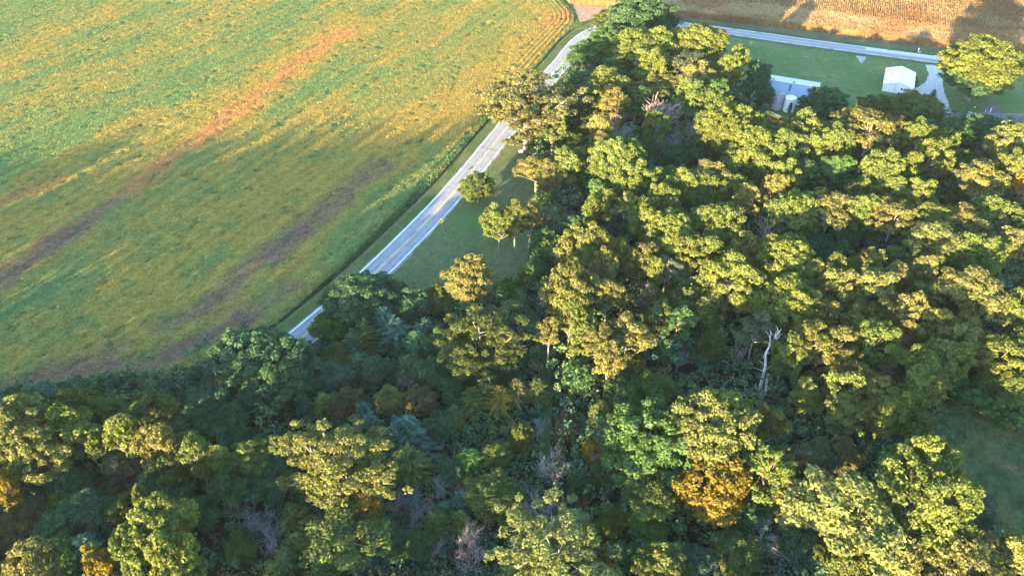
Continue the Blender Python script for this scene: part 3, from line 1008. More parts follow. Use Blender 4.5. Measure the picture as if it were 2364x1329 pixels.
# every tree the photograph lets one tell apart, plus a few added: x, y of the crown's middle and its width (pixels of the photograph), kind, tint, height factor
TREES = '''
1481 43 120 M d|1414 52 68 M k|1412 102 84 M g|1346 130 62 M g|1360 200 82 M d|1490 105 105 W y|1446 112 42 W y|1614 98 105 W y|1599 146 85 L w|1553 138 34 W t|1430 158 66 M g|1400 200 70 W y|1364 212 50 W k|1515 195 92 C p .8|1502 158 62 W y
1615 180 70 W t|1599 222 66 W y|1678 168 48 W y|1702 158 34 W y|1750 172 54 M d 1.25|1748 214 62 M d|1727 243 42 S d|1328 294 64 M k|1345 250 62 W k|1310 228 36 W y|1385 302 46 W t 1.2|1428 268 52 D P 1.4|1415 235 56 W t|1525 264 92 D P 1.3|1517 296 52 W y|1448 315 62 D G 1.2|1468 238 60 W g|1571 258 54 W g|1648 230 58 W g
1315 332 56 M g|1580 312 66 D G|1540 338 60 D G|1316 214 48 M g|1275 290 50 W y|1540 235 60 M g|1480 355 60 M d|1560 365 70 M d|1625 340 60 M d
1665 288 95 W y|1716 306 70 W y|1788 336 54 W y .72|1848 328 84 W y|1690 335 60 W y|1840 294 34 W y .7|1903 242 88 M d .95|2035 262 96 M k .72|2115 256 106 M k .62|2010 302 122 L t|2127 298 78 M g .8|2200 306 76 M g .75|2270 304 92 M d .72|2056 272 46 D G|2340 346 98 W p .9|1974 270 42 S d|2153 222 16 E d|1943 308 44 S g|2070 320 60 M d
1238 380 66 L t .7|1262 372 36 W k .7|1272 408 58 W t .8|1307 386 48 W y|1333 376 34 W t|1340 350 38 D P|1380 338 48 W t|1425 375 95 W y|1358 412 70 M g|1315 455 62 S w|1272 500 62 S w|1310 506 44 D G|1390 444 52 W g|1397 472 44 W y|1364 482 42 W y|1446 468 54 L p|1469 422 70 W y|1502 426 60 W y|1433 440 42 W y|1540 422 72 W g|1571 445 60 W y
1640 402 78 L t|1635 437 70 W y|1732 366 80 W y|1700 396 44 W y|1765 402 54 W y|1676 326 60 W y|1783 356 60 W y|1709 444 56 W y|1720 478 46 W t|1525 476 66 W y|1484 498 56 W y|1545 496 42 W t|1614 472 60 W g|1655 523 92 W y|1494 530 56 W y|1553 538 100 W y|1594 528 50 W y|1584 580 78 W y|1635 586 54 W y|1343 580 92 W p|1407 583 76 W y|1484 590 66 L t|1261 572 70 M g 1.1|1240 628 46 M g|1770 548 92 D P 1.6|1717 588 62 W p|1540 614 62 L w|1690 628 60 W y|1400 512 62 M d|1456 530 52 M g|1335 530 60 M d|1300 540 50 M d
1858 318 60 W y|1802 362 80 W y|1917 352 64 W y|1864 362 46 W y|1974 384 50 M g|2020 352 76 M w|2104 338 62 W y|2178 338 50 W y|2148 366 76 W y|2222 375 56 M g|2300 347 66 M b|2263 412 78 L t|2327 408 56 W y|2357 432 36 W o|1856 412 54 W g|1923 414 58 W g|1810 426 62 W y|1861 436 40 M b|2022 416 72 W y|2089 412 42 W y|2127 430 64 M g|2173 412 46 M g|1787 453 58 W p|1828 493 95 W y|1923 476 88 L t|1984 444 54 W y|2050 444 68 W y|1989 494 64 W y|2120 465 64 W y|2066 504 78 L t|2027 496 36 W t|2148 500 62 L y|2225 500 82 L t|2168 545 108 L p|2242 520 82 L t|2301 496 80 W y|2289 534 54 W w|2327 568 54 W t|2355 536 46 W y|2214 466 54 M g|2350 480 56 M d
2025 586 64 M b|2099 573 64 M w|2076 609 72 W k|2004 614 62 W p|2217 588 62 W y|2263 596 80 W y|2150 608 46 W y|1815 603 112 W y|1930 635 54 W y|1833 548 60 M d|1943 552 66 M d|1885 570 70 M d|1990 532 60 M g
1320 676 122 W p|1402 676 66 L t|1379 627 72 W p|1507 633 40 W y|1487 692 52 W w|1599 697 108 M k 1.2|1568 750 58 W g|1520 745 58 W k|1691 656 102 W y|1451 760 82 L t|1348 768 62 W y|1313 745 50 W y|1267 757 48 L t|1392 771 62 L t|1405 822 60 L t|1430 857 42 M o|1462 852 54 M k|1538 807 54 M g|1640 750 52 M k|1645 797 60 M k|1622 824 44 S k|1752 752 66 L w 1.1|1333 868 68 M g|1507 904 72 M l|1438 922 92 M g|1566 832 36 D G 1.4|1702 818 36 D G 1.7|1238 902 48 E k
1815 657 66 W y|1822 697 116 W y|1871 647 42 W p|1923 660 86 W p|2010 666 96 W p|2053 650 54 W t|2115 686 64 W k|2127 640 46 W t|2163 658 62 M d|2263 666 122 L t|2258 712 66 W p|2214 697 60 W k|2232 745 58 L t|2347 725 72 W y|2350 806 60 W y .85|2309 826 108 W y .78|2337 862 70 W y .75|2350 908 66 W y .7|2281 882 54 W g .65|1905 717 68 L t|1989 725 64 L t|2097 730 82 W t|2176 745 68 L p|2161 776 46 L t|1870 776 80 L p 1.15|1945 786 74 L t 1.1|1943 832 62 L t|2017 791 102 W y|2092 779 46 W t|2209 796 64 W p|2171 827 64 W p|2204 832 54 W y|1813 832 62 W y|2112 848 82 W y|2135 883 76 W p|1992 873 54 L t|2040 866 54 L r|1859 907 50 W y|1943 909 66 W y|2035 927 82 W p|2110 914 68 W y|2107 802 50 M d|2194 872 52 M g|2050 760 60 M d
40 985 130 W p|95 1052 90 W p|36 1042 72 W p|180 933 68 W k|172 982 70 W y|127 952 40 W k|192 1010 62 W y|247 969 62 W k|287 1017 62 W y|350 950 92 W k|366 1042 72 W t|422 1049 72 W k|287 1072 72 M w|402 1089 56 W k|458 1062 56 W y|505 1070 50 W y|458 982 84 M d|530 984 84 M d|577 1042 66 L y|525 1120 64 W g|280 897 70 S d|398 897 76 S d|100 917 76 S d|440 880 60 S d|340 897 60 S g|180 897 62 S d|220 892 60 S g|30 930 66 S d|513 905 60 M r|572 834 140 M d .95|650 860 150 M d .95|600 920 90 M d
175 1120 76 M d|300 1050 70 M d|120 1112 82 M d|259 1132 54 M r|139 1172 54 M l|135 1220 86 M g|68 1180 56 M w|12 1132 46 W o|44 1228 90 M r|207 1276 78 E b|287 1180 54 W k|335 1165 34 W y|370 1216 120 W y|315 1268 80 W y|414 1299 90 W y|334 1312 60 W y|235 1308 54 W o|72 1307 84 W t|462 1192 64 M g|573 1168 56 D G|557 1268 60 M k|380 1130 100 M d|240 1200 70 M d
796 1076 206 C p|836 1176 62 W o .8|793 1238 150 L k .9|648 1042 74 M g|624 1108 92 M d|680 1197 54 E k|692 1268 64 E k|662 1309 74 E k|754 1315 66 E y|600 1200 60 D G|621 1253 64 D G|855 992 64 E b|944 1013 94 E b|944 1072 80 E k|1050 963 38 E y|1151 1052 58 M k|1201 1010 52 M k|1142 1146 112 M k|1080 1072 64 E l|917 975 36 D G|816 1000 36 D G|1012 1132 54 D G|1062 1120 50 D G|982 1185 54 D G|947 1220 40 D G|1000 1268 50 D G|1068 1238 64 D G|1086 1288 80 D P|914 1167 46 D G|950 1155 48 E b|1065 1158 54 E b|1027 1185 46 E d|1006 1217 58 E k|1065 1209 48 E k|965 1259 54 M g|855 1297 52 E b|905 1255 60 M d|880 1210 50 E d|1040 1090 50 M d
1115 782 168 C k|1081 645 82 W t|888 747 64 E b|915 774 64 E b|846 780 68 E k|981 768 58 E b|966 802 72 E d|816 804 54 E d|1018 798 64 E d|760 750 78 M l .8|829 690 132 M d .9|913 684 56 M d|946 708 72 M d|1006 690 54 M k|1166 672 48 S l|1223 645 54 S k|777 828 58 M k|828 846 54 E d|771 870 64 M b|870 852 58 M d|942 852 54 E k|936 882 40 D G|969 922 64 M r|903 928 58 M t|747 934 48 E y|800 931 64 M r|702 940 40 E b|840 958 50 E b|867 1020 50 E d|1090 925 58 E k|1153 925 54 E o|1192 907 50 E t|993 864 64 M d|1102 858 60 M d|1126 895 50 M g|1015 982 60 M d|700 880 70 M d|1050 860 52 E d|1045 905 50 M d|1160 850 56 M d|1225 830 42 S d
1640 988 156 W p 1.15|1503 1031 186 M g 1.2|1652 1120 132 W o .95|1380 1043 62 M o|1392 1100 54 M k|1281 1082 70 D P|1242 1175 70 D G|1293 1175 50 D G|1242 995 40 D G|1344 1154 34 S o|1270 1278 236 C p|1494 1211 76 M l|1413 1202 64 M k|1341 1223 56 M w|1404 1277 60 S o|1533 1307 92 W k|1608 1298 82 M b|1692 1277 100 M k|1773 1094 96 W y|1845 1169 76 W t|1776 965 66 L t|1503 1142 96 L k|1575 1148 60 M d|1308 989 58 S r|1389 965 54 M k|1340 1120 50 M d|1450 1290 60 M d
2127 1137 188 W y 1.15|1983 1187 195 L p 1.1|1881 1064 86 W w|1833 1120 60 M d|1950 947 74 L p|2043 956 80 W y|2103 980 64 W k|1944 1049 64 L r|2034 1016 82 M d|2079 1046 56 M d|1998 1058 44 D G|2244 1172 86 M b .7|2193 1202 54 W y|2214 1235 66 L t|2244 1301 150 L t|2340 1286 78 W p|2145 1256 48 S r|1977 1277 44 D P|2136 962 28 D G|1854 1256 92 M d|1959 1301 96 W k|2064 1298 82 W t|1700 1190 80 M d|1760 1170 60 M g
485 930 100 M d|400 1005 80 M d|200 1180 90 M d|140 1290 92 M g|2240 925 70 S g 1.2|2300 945 72 S g 1.2|2346 962 72 S g 1.2|2255 900 52 S k 1.2|2256 188 112 M d .75|1103 432 68 M y|1150 510 62 W y .9|1188 508 58 W y .9|1222 500 44 W t .9|1214 236 180 C q|2264 152 140 M y .98|1272 226 52 C k .8
'''
OWN = {  # trees with a label of their own, by the first two numbers
    (1103, 432): 'lone small round tree with a yellow top beside the road on the lawn', (1150, 510): 'yellow-topped lawn tree with pale trunk, nearest the road of three', (1188, 508): 'middle one of three yellow-topped lawn trees with pale trunks', (1222, 500): 'tan-topped lawn tree, nearest the wood of three with pale trunks',
    (1214, 236): 'huge pale yellow cottonwood leaning over the middle of the road', (1272, 226): 'olive cottonwood close behind the huge pale one over the road', (2264, 152): 'big isolated tree with bright yellow top overhanging the highway',
    (796, 1076): 'huge lit yellow cottonwood with pale limbs rising from the dark cedar wood', (1270, 1278): 'pale yellow cottonwood with bare white limbs at the bottom edge of the photo', (1115, 782): 'gnarled olive cottonwood with orange-lit lower branches below the roadside lawn',
    (1281, 1082): 'bare dead tree with red-tipped twigs beside the grass trail', (1086, 1288): 'pale pinkish star-shaped bare dead tree near the bottom edge of the photo', (1770, 548): 'tall pinkish forked dead tree standing in a dark gap of the sunlit wood',
    (1153, 925): 'orange-topped cedar beside a tan-topped one', (1192, 907): 'tan-topped cedar right beside the orange-topped one', (207, 1276): 'bluish spruce with star-shaped top in the lower left wood',
    (572, 834): 'big dark round tree at the field corner, nearest the soybeans', (650, 860): 'big dark round tree at the field corner, nearest the road', (829, 690): 'dark round tree that hides the road just before the side drive', (760, 750): 'small light green tree in front of the road edge',
    (2256, 188): 'added dark round tree giving the highway tree a shaded lower half',  # added dark crown stands in for shade on the lower highway tree
    (1481, 43): 'big dark round tree at the road bend, against the corn', (1640, 988): 'big pale yellow tree lit at its top above the orange-yellow one', (1652, 1120): 'big orange-yellow tree below the big pale lit one', (1503, 1031): 'broad mid-green tree beside the big pale lit one', (1380, 1043): 'bright orange round tree beside the broad mid-green one',
    (2127, 1137): 'huge yellow-green tree at the edge of the open meadow', (1983, 1187): 'huge pale spreading tree beside the yellow-green one by the meadow', (2168, 545): 'flat-topped pale tree with a bare white limb showing beneath it', (1903, 242): 'dark green round tree in front of the metal-roofed barn', (1750, 172): 'tall dark tree with a lit yellow tip at the barn gable',
    (2153, 222): 'tiny dark conifer beside the gravel drive', (2340, 346): 'big pale yellow tree below the dark-roofed house at the right edge', (2010, 302): 'tan domed spreading tree just below the white garage lawn', (1320, 676): 'big pale yellow tree at the corner of the wood and the lawn', (1870, 776): 'pale tan spreading tree with a white trunk beside the dead snag',
    (754, 1315): 'bright yellow cedar at the bottom edge of the photo', (1050, 963): 'small cedar with lit yellow tip in the dark clearing', (793, 1238): 'broad olive tree under the huge lit cottonwood', (836, 1176): 'small orange tree at the foot of the huge lit cottonwood', (2244, 1172): 'bluish bush standing at the meadow edge',
}
LANDMARK = [('the pale dead snag', 1772, 840), ('the school bus', 1788, 265), ('the white garage', 2073, 180), ('the metal-roofed barn', 1840, 195), ('the dark-roofed house', 2290, 258), ('the road bend', 1365, 60), ('the curve sign', 1019, 515),
            ('the cottonwood over the road', 1214, 236), ('the lone lawn tree', 1103, 432), ('the three lawn trees', 1185, 508), ('the orange-topped cedar', 1153, 925), ('the red-tipped dead tree', 1281, 1082), ('the lit central cottonwood', 796, 1078),
            ('the gnarled olive cottonwood', 1115, 782), ('the open meadow', 2290, 1060), ('the highway tree', 2265, 140), ('the field corner trees', 610, 845), ('the blue spruce', 207, 1276), ('the bright orange tree', 1380, 1043), ('the orange-yellow tree', 1652, 1120),
            ('the tall pinkish dead tree', 1770, 548), ('the fallen grey tree', 1761, 1240), ('the flat white-limbed tree', 2168, 545), ('the bottom-edge cottonwood', 1270, 1278), ('the meadow-edge giant', 2127, 1137), ('the pale lawn-corner tree', 1320, 676), ('the pale pink dead tree', 1086, 1288), ('the tan domed tree', 2010, 302), ('the left edge of the field', 20, 900)]
ORD = ['nearest', 'second', 'third', 'fourth', 'fifth', 'sixth', 'seventh', 'eighth', 'ninth', 'tenth', 'eleventh', 'twelfth', 'thirteenth', 'fourteenth', 'fifteenth']
DIRS = ['right of', 'above right of', 'above', 'above left of', 'left of', 'below left of', 'below', 'below right of']

entries = []
for tok in TREES.replace('\n', '|').split('|'):
    tok = tok.split()
    if len(tok) >= 5:
        entries.append((int(tok[0]), int(tok[1]), int(tok[2]), tok[3], tok[4], float(tok[5]) if len(tok) > 5 else 1.0))

def octant(e, lm):
    a = math.degrees(math.atan2(-(e[1] - lm[2]), e[0] - lm[1])) % 360
    return int(((a + 22.5) % 360) // 45)

def auto_label(e):
    best = None
    for lm in LANDMARK:
        d = math.hypot(e[0] - lm[1], e[1] - lm[2])
        if d < 12:
            continue
        oc = octant(e, lm)
        rank = sum(1 for q in entries if q[3] == e[3] and q[4] == e[4] and (q[0], q[1]) not in OWN and q is not e and octant(q, lm) == oc and math.hypot(q[0] - lm[1], q[1] - lm[2]) < d)
        sc = d * (1 + 0.35 * rank)
        if rank < len(ORD) and (best is None or sc < best[0]):
            best = (sc, rank, oc, lm[0])
    _, rank, oc, nm = best
    one = 'nearest one' if rank == 0 else ORD[rank] + ' one'
    return f'{TINT[e[4]][2]} {NOUN[e[3]]}, {one} {DIRS[oc]} {nm}'

LIT = set('ypto')
tree_rnd = random.Random(11)
TREE_SPOTS = []
for e in entries:
    x, y, w, k, tint, hf = e
    Hh = 12.0
    for _ in range(3):
        zf = {'W': .66, 'L': .80, 'M': .56, 'C': .68, 'E': .48, 'D': .55, 'S': .5}[k]
        X0, Y0 = at(x, y, Hh * zf)
        wm = w / ppm(Y0, Hh * zf) * (1.12 if k in 'WL' else 1.05)
        lit = tint in LIT
        if k == 'W': Hh = (11.0 + 0.50 * wm + (2.6 if lit else -0.8)) * hf
        elif k == 'L': Hh = (11.0 + 0.4 * wm + (2.2 if lit else 0)) * hf
        elif k == 'M': Hh = max(wm * 1.02, 6.0 + 0.4 * wm) * hf
        elif k == 'C': Hh = (9 + 0.62 * wm) * hf
        elif k == 'E': Hh = (2.6 + 0.95 * wm) * hf
        elif k == 'D': Hh = (2.2 + 0.75 * wm) * hf
        else: Hh = 0.85 * wm * hf
    if k in 'WL' and x > 1640 and y < 430: Hh += 2.2
    j = tree_rnd.uniform(.93, 1.07)
    Hh *= j
    kk = ('Wg' if wm > 12 else 'Wl' if wm > 7.0 else 'Ws') if k == 'W' else ('Mg' if k == 'M' and wm > 11.5 else k)
    ps = PROTO[kk]
    cm, tm, pw, ph, pz = ps[tree_rnd.randrange(len(ps))]
    r = empty(NAME[k], (X0, Y0, 0.0), tree_rnd.uniform(0, 6.283))
    TREE_SPOTS.append((X0, Y0, wm, k))
    sxy, sz = wm / pw, Hh / ph
    q = tree_rnd.uniform(.88, 1.13)
    r.scale = (sxy * q, sxy / q, sz)
    col, aut, _ = TINT[tint]
    vb = tree_rnd.uniform(.88, 1.12); vh = tree_rnd.uniform(.93, 1.07)
    if cm:
        c = link('crown', cm, r)
        c.color = (col[0] * vb * vh, col[1] * vb, col[2] * vb / vh, aut)
    t = link('trunk', tm, r)
    t.color = (*((0.30, 0.26, 0.21) if k in 'CL' else (0.20, 0.165, 0.13)), 1) if k != 'D' else (*col, 1)
    tag(r, OWN.get((x, y)) or auto_label(e), 'shrub' if k == 'S' else 'tree', GROUP[k])

# --- the pale dead snag with a broken second stem
def g3(x, y, z): return Vector((*at(x, y, z), z))
sb = Vector((*at(1759, 916), 0))
sr = empty('dead_snag', sb)
mb = MB()
S = lambda x, y, z: g3(x, y, z) - sb
main = [Vector((0, 0, -.3)), S(1755, 893, 3.2), S(1767, 845, 7.5), S(1768, 815, 10.4), S(1776, 800, 11.8)]
mb.tube(main, [.50, .38, .32, .26, .22], 8)
mb.tube([main[-1], S(1785, 785, 13.4), S(1796, 768, 15.2)], [.24, .17, .06], 5)
mb.tube([main[-1], S(1778, 782, 13.6), S(1780, 765, 15.2)], [.17, .10, .04], 5)
mb.tube([S(1785, 785, 13.4), S(1803, 779, 14.3)], [.10, .03], 4)
mb.tube([main[3], S(1783, 812, 10.9), S(1786, 803, 11.9)], [.18, .12, .04], 5)
for (a, b_) in (((1785, 785, 13.4), (1806, 770, 15.6)), ((1778, 782, 13.6), (1768, 764, 15.4)), ((1796, 768, 15.2), (1792, 752, 16.6)), ((1765, 845, 7.5), (1752, 832, 8.8)), ((1763, 826, 9.3), (1761, 818, 10.2)), ((1788, 777, 14), (1792, 762, 15.6)), ((1791, 774, 14.6), (1801, 768, 15.5)), ((1775, 795, 12.3), (1769, 787, 13.2)), ((1768, 860, 6), (1740, 848, 7.4)), ((1766, 855, 6.6), (1781, 842, 7.8)), ((1780, 770, 14.8), (1776, 760, 15.6)), ((1796, 768, 15.2), (1805, 758, 16.2))):
    p, q_ = S(*a), S(*b_)
    mb.tube([p, p.lerp(q_, .5) + Vector((.1, 0, .12)), q_], [.09, .06, .02], 4)
mb.obj('trunk', M_BARK, sr, True).color = (0.56, 0.48, 0.42, 1)
mb = MB()
mb.tube([Vector((.2, .1, -.2)), S(1768, 900, 2.4), S(1770, 882, 4.2), S(1774, 862, 6.0)], [.42, .34, .30, .20], 7)
mb.obj('broken_stem', M_BARK, sr, True).color = (0.58, 0.47, 0.39, 1)
mb = MB()
for (a, b_, c_) in (((1757, 905, 1.6), (1742, 895, 2.6), (1737, 885, 3.4)), ((1762, 905, 1.6), (1779, 896, 2.6), (1786, 905, 1.8)), ((1758, 912, .7), (1745, 908, 1.0), (1732, 912, .9)), ((1766, 908, 1.2), (1778, 912, 1.0), (1788, 920, .3)), ((1748, 900, 2.0), (1744, 888, 3.2), (1746, 884, 3.5))):
    mb.tube([S(*a), S(*b_), S(*c_)], [.17, .11, .03], 5)
mb.obj('low_limbs', M_BARK, sr, True).color = (0.40, 0.32, 0.30, 1)
tag(sr, 'pale weathered dead snag with a broken second stem in the sunlit wood', 'dead tree')

# --- grey tree lying broken over in the lower wood
fb = Vector((*at(1757, 1262), 0))
fr = empty('fallen_dead_tree', fb)
mb = MB()
rr = random.Random(5)
S = lambda x, y, z: g3(x, y, z) - fb
hub = S(1757, 1240, 4.0)
mb.tube([Vector((0, 0, -.2)), hub], [.3, .22], 6)
for (x, y, z) in ((1743, 1205, 6.5), (1770, 1212, 6.5), (1780, 1238, 5), (1802, 1255, 4.2), (1806, 1280, 3.2), (1810, 1296, 2.5), (1728, 1235, 4.8), (1735, 1260, 3.5), (1762, 1275, 2.6), (1752, 1200, 6.2), (1800, 1240, 5)):
    e_ = S(x, y, z)
    mid = hub.lerp(e_, .5) + Vector((rr.uniform(-.2, .2), rr.uniform(-.2, .2), .3))
    mb.tube([hub, mid, e_], [.10, .065, .02], 4)
    for k in range(20):
        t = rr.uniform(.25, 1)
        p = (hub.lerp(mid, t * 2) if t < .5 else mid.lerp(e_, t * 2 - 1))
        d = (e_ - hub).normalized() + Vector((rr.uniform(-.8, .8), rr.uniform(-.8, .8), rr.uniform(-.5, .5)))
        mb.tube([p, p + d * rr.uniform(.7, 1.9)], [.035, .012], 3)
mb.obj('trunk', M_BARK, fr, True).color = (0.30, 0.29, 0.30, 1)
tag(fr, 'grey dead tree toppled over with spiky branches in the dark lower wood', 'dead tree')
fb = Vector((*at(2080, 1268), 0))
fr = empty('fallen_branch', fb)
mb = MB()
S = lambda x, y, z: g3(x, y, z) - fb
mb.tube([Vector((0, 0, 2.5)), S(2100, 1272, 2.8), S(2118, 1278, 3.0)], [.16, .12, .07], 5)
for k in range(16):
    p = S(2100 + k * 1.6, 1272 + k * .5, 2.9)
    d = Vector((rr.uniform(.6, 1.6), rr.uniform(-1.2, .8), rr.uniform(-.3, .6)))
    mb.tube([p, p + d], [.05, .018], 3)
mb.obj('limb', M_BARK, fr, True).color = (0.36, 0.36, 0.38, 1)
tag(fr, 'fallen bare grey branch below the huge yellow-green meadow tree', 'branch')

# --- low growth between and under the trees (no one could count it)
def bushes(name, pts, hmax, seed, leaf=0.45, per=46, label=None):
    g = np.random.default_rng(seed)
    n = len(pts)
    rad = g.uniform(0.8, 1.9, n)
    zc = np.clip(g.gamma(2.0, hmax / 4.2, n), 0.4, hmax)
    C = np.repeat(np.stack([pts[:, 0], pts[:, 1], zc], 1), per, 0)
    d = unit(g.normal(size=(n * per, 3)))
    d[:, 2] = np.abs(d[:, 2]) * 1.25 - 0.25
    rr = np.repeat(rad, per) * g.random(n * per) ** .45
    off = d * rr[:, None]
    C = C + off
    C[:, 2] = np.maximum(C[:, 2], 0.1)
    Nn = unit(off) * .7 + np.array([0, 0, .7]) + g.normal(size=C.shape) * .8
    tone = np.repeat(g.random(n), per)
    co, tn = leaf_quads(C, Nn, leaf * g.uniform(.6, 1.4, len(C)), tone)
    hue = np.repeat(fbm(pts[:, 0] / 9, pts[:, 1] / 9, seed, 3), per * 4)
    me = mesh_np(name, co, np.arange(len(co)).reshape(-1, 4), [M_UNDER], {'tone': ('FLOAT', tn), 'hue': ('FLOAT', hue)})
    return tag(link(name, me), label, None, None, 'stuff')

M_UNDER = bpy.data.materials.new('undergrowth leaves')
M_UNDER.use_nodes = True
nt = M_UNDER.node_tree
b = nt.nodes['Principled BSDF']
a1 = nt.nodes.new('ShaderNodeAttribute'); a1.attribute_name = 'tone'
a2 = nt.nodes.new('ShaderNodeAttribute'); a2.attribute_name = 'hue'
geo = nt.nodes.new('ShaderNodeNewGeometry')
c = ramp(nt, a1.outputs['Fac'], [(0, (0.044, 0.098, 0.054)), (.45, (0.062, 0.126, 0.056)), (.75, (0.086, 0.126, 0.052)), (.93, (0.098, 0.098, 0.04)), (1, (0.13, 0.115, 0.09))])
c = mixc(nt, 1.0, c, ramp(nt, a2.outputs['Fac'], [(.3, (0.75, 0.85, 1.1)), (.7, (1.2, 1.15, .9))]), 'MULTIPLY')
c = mixc(nt, 1.0, c, ramp(nt, geo.outputs['Random Per Island'], [(0, (0.6, 0.6, 0.6)), (1, (1.4, 1.4, 1.4))]), 'MULTIPLY')
nt.links.new(c, b.inputs['Base Color'])
b.inputs['Roughness'].default_value = .9
b.inputs['Specular IOR Level'].default_value = .05

def scatter(poly, step, jit, seed, avoid_road=5.5, clear=()):
    g = np.random.default_rng(seed)
    P = np.array(poly)
    X, Y, _ = grid(P[:, 0].min(), P[:, 0].max(), P[:, 1].min(), P[:, 1].max(), step, step)
    X = X + g.uniform(-jit, jit, len(X)); Y = Y + g.uniform(-jit, jit, len(Y))
    ok = in_poly(X, Y, poly)
    pxx, pxy = to_px(X, Y)
    ok &= (pxx > -50) & (pxx < 2414) & (pxy < 1410)
    ok &= dist_line(X, Y, CENTRE[::3]) > avoid_road
    for c_ in clear:
        ok &= ~in_poly(X, Y, c_)
    return np.stack([X[ok], Y[ok]], 1)
CLEARING = poly_px([(560, 900), (700, 790), (860, 720), (1010, 720), (1080, 860), (1250, 830), (1255, 1120), (1330, 1200), (1150, 1400), (560, 1400), (600, 1200), (690, 1000)])
bushes('low_bushes', scatter(CLEARING, 1.75, .9, 14, 4.6, (TRAIL,)), 2.2, 15, leaf=.34, per=64, label='low dark bushes between the cedars of the clearing')
bushes('undergrowth', scatter(FOREST, 1.75, .9, 4, 4.6, (TRAIL, CLEARING)), 7.0, 5, leaf=.40, per=34, label='low dark green bushes and saplings under the trees')

# --- tall grass of the ditch between the field and the road
g = np.random.default_rng(8)
ii = g.integers(0, i_bend + 4, 26000)
fr_ = g.random(26000)
P = EDGE[ii] + (EDGE[np.minimum(ii + 1, NRE - 1)] - EDGE[ii]) * fr_[:, None]
off = -(4.4 + np.abs(g.normal(size=26000)) * 1.0)
off = np.maximum(off, -7.2)
P = P + NRM[ii] * off[:, None]
pxx, pxy = to_px(P[:, 0], P[:, 1])
ok = (pxx > 400) & (pxy < 1000) & ~in_poly(P[:, 0], P[:, 1], SOY)
P = P[ok]
hh = 0.35 + 0.75 * fbm(P[:, 0] / 4, P[:, 1] / 4, 3, 3) * g.uniform(.6, 1.3, len(P))
C = np.stack([P[:, 0], P[:, 1], hh * .5], 1)
Nn = g.normal(size=C.shape) + np.array([0, 0, .8])
co, tn = leaf_quads(C, Nn, .26 + .25 * g.random(len(C)), fbm(P[:, 0] / 5, P[:, 1] / 5, 6, 3) * .9 + .1 * g.random(len(C)), 1.8, g.normal(size=C.shape) * .4 + np.array([0, 0, 1.0]))
m, nt, b = new_mat('ditch grass')
a1 = nt.nodes.new('ShaderNodeAttribute'); a1.attribute_name = 'tone'
geo = nt.nodes.new('ShaderNodeNewGeometry')
c = ramp(nt, a1.outputs['Fac'], [(.3, (0.03, 0.085, 0.038)), (.55, (0.055, 0.105, 0.04)), (.75, (0.13, 0.12, 0.06))])
c = mixc(nt, 1.0, c, ramp(nt, geo.outputs['Random Per Island'], [(0, (0.6, 0.6, 0.6)), (1, (1.4, 1.4, 1.3))]), 'MULTIPLY')
nt.links.new(c, b.inputs['Base Color'])
b.inputs['Roughness'].default_value = 1
b.inputs['Specular IOR Level'].default_value = .05
tag(link('ditch_grass', mesh_np('ditch_grass', co, np.arange(len(co)).reshape(-1, 4), [m], {'tone': ('FLOAT', tn)})), 'tall dark grass in the ditch between field and road', None, None, 'stuff')

# --- the wood goes on towards and past the camera, and along the field beyond the left edge
g = np.random.default_rng(21)
spots = []
for q_ in range(7000):
    X0, Y0 = (g.uniform(-300, 190), g.uniform(-60, 112)) if q_ < 4500 else (g.uniform(-290, -103), g.uniform(62, 104))
    px_, py_ = to_px(X0, Y0, 8) if Y0 * CT + (CAMH - 8) * ST > 5 else (0, 9999)
    if (-55 if X0 < -84 and Y0 > 84 else -140) < px_ < 2500 and py_ < 1450:
        continue
    if X0 > 60 and Y0 > 60 and px_ > 2400 and 860 < py_ < 1330:
        continue
    if Y0 > 88 + 0.10 * (X0 + 120) and X0 < -60:
        continue
    if any((X0 - a) ** 2 + (Y0 - b_) ** 2 < (62 if X0 > -100 or Y0 < 62 else 36) for a, b_ in spots):
        continue
    spots.append((X0, Y0))
spots = np.array(spots)
C, Nn, S_, T = [], [], [], []
for (X0, Y0) in spots:
    H = g.uniform(13, 18) if not ((X0 < -103 and Y0 > 78) or (X0 < -114 and Y0 > 62)) else g.uniform(25, 28)  # unseen trees in this band raised and thickened to shade the field
    k = 170 if H < 20 else 420
    d = unit(g.normal(size=(k, 3)))
    d[:, 2] = np.abs(d[:, 2]) * 1.3 - .3
    rr = np.array([4.6, 4.6, H * .34]) * (0.75 + .4 * np.sin(d[:, :1] * 5 + d[:, 1:2] * 4 + X0))
    p = d * rr * g.random((k, 1)) ** .3
    C.append(p + np.array([X0, Y0, H * .66]))
    Nn.append(unit(p) + np.array([0, 0, .6]) + g.normal(size=(k, 3)) * .7)
    S_.append(g.uniform(1.0, 1.7, k)); T.append(np.full(k, g.random()))
    k2 = 30 if H < 20 else 170
    sp = 1.6 if H < 20 else 3.0
    p2 = np.stack([g.normal(size=k2) * sp + X0, g.normal(size=k2) * sp + Y0, g.uniform(.5, H * .5, k2)], 1)
    C.append(p2); Nn.append(g.normal(size=(k2, 3))); S_.append(g.uniform(.9, 1.5, k2)); T.append(np.full(k2, g.random()))
C, Nn, S_, T = map(np.concatenate, (C, Nn, S_, T))
co, tn = leaf_quads(C, Nn, S_, T)
me = mesh_np('surrounding_wood', co, np.arange(len(co)).reshape(-1, 4), [M_UNDER], {'tone': ('FLOAT', tn), 'hue': ('FLOAT', np.repeat(T, 4) * 0 + .5)})
tag(link('surrounding_wood', me), 'the wood carrying on beyond the frame', None, None, 'stuff')
